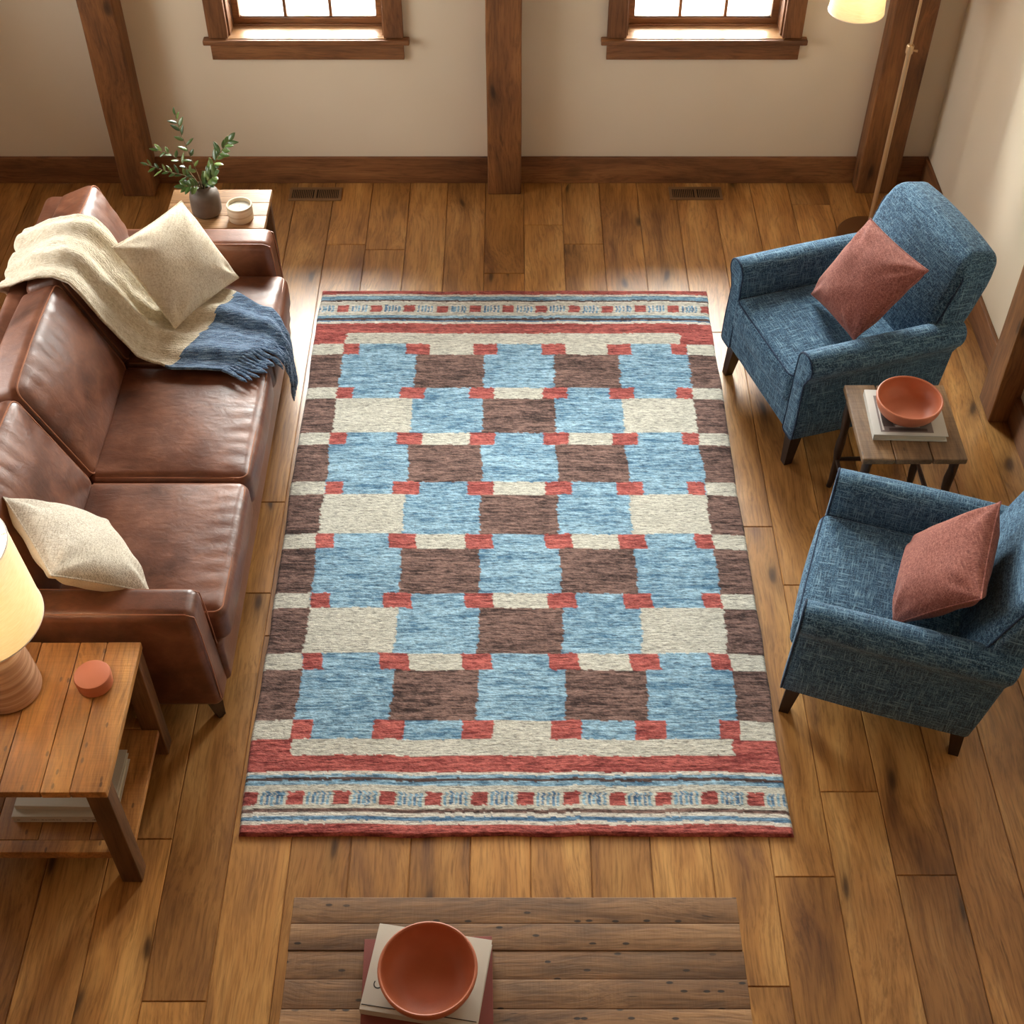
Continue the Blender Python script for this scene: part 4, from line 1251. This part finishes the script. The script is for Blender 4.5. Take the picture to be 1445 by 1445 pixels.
sb1 = book('book', 'thick white book lying on the shelf under the lamp table, bottom one', (-1.425, 2.335, 0.1625), R(0), 0.325, 0.235, 0.034, M['book_white'], spine='y-')
mk = MB()
rm = random.Random(8)
for x0, n in ((-0.148, 2), (-0.105, 7), (-0.070, 12), (0.06, 3), (0.09, 9)):
    for q in range(n):
        xx = x0 + q * 0.0052; hh = rm.uniform(0.002, 0.006)
        mk.box(xx, xx + rm.uniform(0.0015, 0.004), -0.1179, -0.1174, 0.014 - hh * 0.3, 0.014 + hh * 0.7)
mk.build('lettering', M['ink'], sb1, False)
sb2 = book('book', 'thinner white book on top of the other book on the lamp table shelf', (-1.420, 2.348, 0.197), R(-1), 0.315, 0.215, 0.022, M['book_white'], spine='y-')

# ------------------------------------------------------------------ bowls, box, vase, candle
def bowl(label, loc, rad, h, foot, group=None, tilt=None):
    t = thing('terracotta_bowl', label, 'bowl', loc, 0)
    pr = [(0.0, 0.0), (foot, 0.0)]
    n = 16
    for i in range(1, n + 1):
        a = i / n
        pr.append((foot + (rad - foot) * math.sin(a * PI / 2) ** 0.85, h * (1 - math.cos(a * PI / 2)) ** 0.9))
    rim = 0.007
    pr += [(rad - 0.001, h + 0.003), (rad - rim * 0.5, h + 0.0055), (rad - rim, h + 0.003)]
    for i in range(n, 0, -1):
        a = i / n
        pr.append((max(0.01, foot - 0.006 + (rad - rim - foot + 0.006) * math.sin(a * PI / 2) ** 0.85), 0.010 + (h - 0.010) * (1 - math.cos(a * PI / 2)) ** 0.95))
    pr.append((0.0, 0.010))
    MB().lathe(pr, seg=64).build('bowl_body', M['terracotta'], t, True, 60)
    # remove the artificial part level: keep bowl as empty + body + rim ring
    MB().tube([((rad - rim * .5) * math.cos(2 * PI * k / 64), (rad - rim * .5) * math.sin(2 * PI * k / 64), h + 0.002) for k in range(64)], 0.0046, 8, closed=True).build('rim', M['terracotta'], t)
    return t
bowl('terracotta bowl on the pale grey book on the foreground coffee table', (-0.222, 1.548, CT + 0.0570), 0.131, 0.085, 0.052)
bowl('terracotta bowl on the photo book between the armchairs', (1.468, 3.708, 0.5590), 0.121, 0.072, 0.056)

t = thing('terracotta_box', 'small round terracotta lidded box on the lamp table', 'box', (-1.294, 2.475, 0.5525))
MB().lathe([(0, 0), (0.050, 0), (0.0545, 0.004), (0.0555, 0.022), (0.0535, 0.026), (0, 0.026)], seg=48).build('box_body', M['terracotta'], t)
MB().lathe([(0, 0.0265), (0.0535, 0.0265), (0.0565, 0.029), (0.0570, 0.046), (0.0545, 0.051), (0.048, 0.0525), (0, 0.0530)], seg=48).build('lid', M['terracotta'], t)

VX, VY = -1.357, 5.085
t = thing('ceramic_vase', 'dark stoneware vase holding leafy branches on the far side table', 'vase', (VX, VY, 0.5005))
vp = [(0, 0), (0.050, 0), (0.060, 0.006), (0.066, 0.02), (0.0665, 0.055), (0.0655, 0.09), (0.061, 0.108), (0.050, 0.121), (0.038, 0.127), (0.034, 0.132), (0.036, 0.139), (0.034, 0.141), (0.030, 0.138), (0.029, 0.130), (0.034, 0.122), (0.055, 0.105), (0.060, 0.08), (0.060, 0.03), (0.045, 0.010), (0, 0.008)]
MB().lathe(vp, seg=48).build('vase_body', M['vase'], t, True, 70)
t = thing('candle', 'cream ceramic candle cup beside the vase on the far side table', 'candle', (-1.200, 5.040, 0.5005))
MB().lathe([(0, 0), (0.050, 0), (0.0545, 0.005), (0.0565, 0.035), (0.0575, 0.070), (0.0555, 0.0745), (0.0505, 0.0745), (0.0485, 0.070), (0.0485, 0.056), (0, 0.056)], seg=48).build('cup', M['cup_clay'], t, True, 50)
MB().lathe([(0, 0.0562), (0.0482, 0.0562), (0.0482, 0.0600), (0.03, 0.0592), (0, 0.0590)], seg=40).build('wax', M['wax'], t)
MB().tube([(0, 0, 0.058), (0.001, 0, 0.066), (0.003, 0, 0.069)], 0.0012, 6).build('wick', M['wick'], t)

# leafy branches: every leaf a child of its branch
def leaf_geo(L, W, bend, seed):
    n = 8; vs = []; fs = []
    for i in range(n + 1):
        a = i / n
        w = W * math.sin(PI * min(1, a ** 0.85)) ** 0.8 * (1 if 0 < i < n else 0.02)
        z = bend * a * a
        vs += [(a * L, -w / 2, z + 0.12 * w), (a * L, 0, z), (a * L, w / 2, z + 0.12 * w)]
    for i in range(n):
        b = i * 3
        fs += [(b, b + 1, b + 4, b + 3), (b + 1, b + 2, b + 5, b + 4)]
    return vs, fs
def branch(label, pts, leaves, seed, Lf=(0.038, 0.055), Wf=0.015):
    r = random.Random(seed)
    base = Vector(pts[0])
    t = thing('leafy_branch', label, 'branch', tuple(base), 0, 'leafy branches in the vase')
    P = [Vector(p) - base for p in pts]
    # densify
    D = []
    for a, b in zip(P[:-1], P[1:]):
        for q in range(5): D.append(a.lerp(b, q / 5))
    D.append(P[-1])
    D2 = [D[0]] + [(D[i - 1] + D[i] * 2 + D[i + 1]) / 4 for i in range(1, len(D) - 1)] + [D[-1]]
    n = len(D2)
    MB().tube([tuple(p) for p in D2], [0.0024 * (1 - 0.6 * i / n) for i in range(n)], 6).build('stem', M['bark'], t)
    for k in range(leaves):
        f = 0.32 + 0.68 * (k + 0.5) / leaves
        x = f * (n - 1); i = min(n - 2, int(x)); p = D2[i].lerp(D2[i + 1], x - i)
        d = (D2[i + 1] - D2[i]).normalized()
        side = (1 if k % 2 else -1)
        ax = d.cross(Vector((0, -0.7, 0.7))).normalized()
        out = (d * r.uniform(0.5, 1.0) + ax * side * r.uniform(0.6, 1.0) + Vector((r.uniform(-.3, .3), r.uniform(-.4, .3), r.uniform(-.2, .3)))).normalized()
        if k == leaves - 1: out = d
        Ln = r.uniform(*Lf); vs, fs = leaf_geo(Ln, Wf * r.uniform(0.8, 1.25), r.uniform(-.008, .006), k)
        upv = Vector((r.uniform(-.5, .5), -0.5 + r.uniform(-.4, .4), 0.8))
        yv = upv.cross(out).normalized(); zv = out.cross(yv)
        mt = Matrix((out, yv, zv)).transposed().to_4x4(); mt.translation = p
        mb = MB(); mb.add([tuple(mt @ Vector(q)) for q in vs], fs)
        o = mb.build('leaf', M['leaf'], t, True, 80)
        sm = o.modifiers.new('thickness', 'SOLIDIFY'); sm.thickness = 0.0006
NK = (VX, VY, 0.622)
def bp(*off): return [(VX + a, VY + b, z) for a, b, z in off]
branch('tall leafy branch rising highest from the vase', bp((0.0, 0.0, 0.56), (-0.006, 0.005, 0.66), (-0.030, 0.01, 0.78), (-0.052, 0.01, 0.90), (-0.060, 0.01, 0.985)), 13, 1)
branch('long leafy branch arching out to the left of the vase', bp((-0.004, 0.004, 0.56), (-0.016, 0.002, 0.65), (-0.07, -0.01, 0.70), (-0.14, -0.02, 0.725), (-0.215, -0.03, 0.765)), 15, 2, (0.03, 0.048), 0.011)
branch('leafy branch leaning up and left, above the arching one', bp((-0.003, -0.004, 0.56), (-0.012, -0.004, 0.65), (-0.06, 0.0, 0.74), (-0.11, 0.0, 0.80), (-0.165, 0.0, 0.815)), 11, 3, (0.032, 0.05), 0.013)
branch('leafy branch leaning right with glossy dark leaves', bp((0.004, 0.0, 0.56), (0.012, 0.0, 0.65), (0.055, -0.01, 0.73), (0.10, 0.0, 0.80), (0.15, 0.01, 0.86)), 19, 4, (0.038, 0.056), 0.020)
branch('short bushy branch just over the vase mouth, at the right', bp((0.006, -0.006, 0.56), (0.012, -0.012, 0.645), (0.04, -0.035, 0.69), (0.075, -0.05, 0.725)), 18, 5, (0.038, 0.055), 0.023)
branch('short bushy branch hanging over the left of the vase mouth', bp((-0.006, -0.006, 0.56), (-0.012, -0.012, 0.645), (-0.035, -0.035, 0.66), (-0.07, -0.045, 0.665)), 11, 6, (0.034, 0.052), 0.020)

# ------------------------------------------------------------------ table lamp
LXY = (-1.555, 2.455)
t = thing('table_lamp', 'lit table lamp with a ribbed clay base and cream shade', 'lamp', (LXY[0], LXY[1], 0.5525))
pr = [(0, 0), (0.092, 0), (0.098, 0.006)]
for i in range(60):
    a = i / 59
    z = 0.012 + 0.315 * a
    r_ = 0.100 - 0.034 * a ** 1.4 + 0.0006 * math.sin(i * 1.15) + 0.0005 * math.sin(i * 2.9)
    pr.append((r_, z))
pr += [(0.058, 0.336), (0.03, 0.342), (0.0, 0.343)]
MB().lathe(pr, seg=56).build('lamp_base', M['lamp_clay'], t, True, 60)
MB().tube([(0, 0, 0.34), (0, 0, 0.40)], 0.009, 12).build('socket', M['steel'], t)
bl = MB().lathe([(0, 0.40), (0.014, 0.402), (0.016, 0.42), (0.028, 0.45), (0.030, 0.47), (0.022, 0.495), (0, 0.505)], seg=24).build('bulb', M['bulb'], t)
sh = MB()
R1, R2, Z1, Z2 = 0.186, 0.166, 0.345, 0.655
sh.lathe([(R1, Z1), (R2, Z2), (R2 - 0.002, Z2), (R1 - 0.002, Z1), (R1, Z1)], seg=72)
o = sh.build('lamp_shade', M['shade'], t, True, 50)
rg = MB()
for rr, zz in ((R1 - .001, Z1), (R2 - .001, Z2)):
    rg.tube([(rr * math.cos(2 * PI * k / 72), rr * math.sin(2 * PI * k / 72), zz) for k in range(72)], 0.0028, 6, closed=True)
rg.build('shade_rim', M['white'], t)
sp = MB()
for k in range(3):
    an = 2 * PI * k / 3 + 0.4
    sp.tube([(0.010 * math.cos(an), 0.010 * math.sin(an), Z2 - 0.02), ((R2 - .003) * math.cos(an), (R2 - .003) * math.sin(an), Z2 - 0.004)], 0.0016, 6)
sp.tube([(0.010 * math.cos(2 * PI * k / 16), 0.010 * math.sin(2 * PI * k / 16), Z2 - 0.02) for k in range(16)], 0.0025, 6, closed=True)
sp.tube([(0.009, 0, 0.395), (0.045, 0, 0.45), (0.045, 0, 0.52), (0.010, 0, Z2 - 0.02)], 0.0014, 6)
sp.build('harp', M['steel'], t)

# ------------------------------------------------------------------ floor lamp
FXY = (1.770, 5.605)
t = thing('floor_lamp', 'tall brass floor lamp with an offset cream shade behind the far armchair', 'lamp', (FXY[0], FXY[1], 0))
MB().lathe([(0, 0.0002), (0.145, 0.0002), (0.148, 0.006), (0.148, 0.020), (0.142, 0.027), (0.02, 0.030), (0.014, 0.036), (0, 0.036)], seg=56).build('base', M['lamp_base_metal'], t)
MB().tube([(0, 0, 0.03), (0, 0, 1.02)], 0.0115, 14).build('pole', M['steel'], t)
MB().tube([(0, 0, 1.02), (0, 0, 1.72)], 0.0065, 12).build('upper_pole', M['steel'], t)
kn = MB(); kn.lathe([(0, 0.985), (0.0155, 0.985), (0.0165, 0.99), (0.0165, 1.020), (0.014, 1.026), (0, 1.026)], seg=24)
kn.tube([(0.012, -0.004, 1.0), (0.034, -0.010, 1.0)], [0.004, 0.006], 10)
kn.build('height_knob', M['steel'], t)
SX, SY = 1.497 - FXY[0], 5.60 - FXY[1]
MB().tube([(0, 0, 1.70), (0, 0, 1.715), (SX, SY, 1.715), (SX, SY, 1.52)], 0.006, 10).build('arm', M['steel'], t)
MB().lathe([(0.121, 1.185), (0.100, 1.42), (0.098, 1.42), (0.119, 1.185), (0.121, 1.185)], (SX, SY, 0), 56).build('lamp_shade', M['shade'], t, True, 50)
MB().tube([(SX + 0.120 * math.cos(2 * PI * k / 56), SY + 0.120 * math.sin(2 * PI * k / 56), 1.186) for k in range(56)], 0.0022, 6, closed=True).build('shade_rim', M['white'], t)
MB().lathe([(0, 1.27), (0.018, 1.28), (0.026, 1.31), (0.022, 1.34), (0.013, 1.37), (0.011, 1.40), (0, 1.40)], (SX, SY, 0), 20).build('bulb', M['bulb'], t)
MB().tube([(SX, SY, 1.40), (SX, SY, 1.53)], 0.008, 10).build('socket', M['steel'], t)

# ------------------------------------------------------------------ lights
def area(name, loc, rot, sx, sy, power, col, spread=180):
    l = bpy.data.lights.new(name, 'AREA'); l.shape = 'RECTANGLE'; l.size = sx; l.size_y = sy
    l.energy = power; l.color = col; l.spread = R(spread)
    o = bpy.data.objects.new(name, l); o.location = loc; o.rotation_euler = rot
    return link(o)
DAY = (0.985, 0.99, 0.93)
for cx, _ in WIN:
    area('daylight_window', (cx, WY + 0.45, (WZ0 + WZ1) / 2 + 0.2), (R(-90 + 8), 0, 0), 1.1, 1.9, 300, DAY)
    area('added_upper_window_light', (cx, WY + 0.45, (UZ0 + UZ1) / 2 + 0.2), (R(-90 + 8), 0, 0), 1.1, 1.7, 45, DAY)  # lamp behind the added upper windows
area('added_left_window_light', (LX - 0.4, 4.2, 1.9), (R(90), 0, R(-90)), 2.2, 1.9, 70, (1.0, 0.96, 0.92))  # lamp behind the added left window, lifts the right wall
def point(name, loc, power, col, rad):
    l = bpy.data.lights.new(name, 'POINT'); l.energy = power; l.color = col; l.shadow_soft_size = rad
    o = bpy.data.objects.new(name, l); o.location = loc; return link(o)
point('table_lamp_light', (LXY[0], LXY[1], 0.5525 + 0.53), 34, (1.0, 0.84, 0.64), 0.03)
point('floor_lamp_light', (1.497, 5.60, 1.25), 1.0, (1.0, 0.84, 0.64), 0.02)

w = bpy.data.worlds.new('sky'); bpy.context.scene.world = w; w.use_nodes = True
bg = w.node_tree.nodes['Background']; bg.inputs[0].default_value = (1.0, 0.97, 0.92, 1); bg.inputs[1].default_value = 4.0

# ------------------------------------------------------------------ camera
cam = bpy.data.cameras.new('camera'); co = bpy.data.objects.new('camera', cam); link(co)
cam.sensor_width = 36; cam.lens = 36 * 1904 / 1445; cam.clip_end = 60
co.location = (0, 0, 3.98); co.rotation_euler = (R(90 - 46.9), 0, 0)
sc = bpy.context.scene
sc.camera = co
sc.view_settings.view_transform = 'Standard'
sc.view_settings.look = 'None'
sc.view_settings.gamma = 1.0
sc.view_settings.use_curve_mapping = False
sc.view_settings.exposure = 0.15
sc.cycles.max_bounces = 8
sc.cycles.sample_clamp_indirect = 6.0
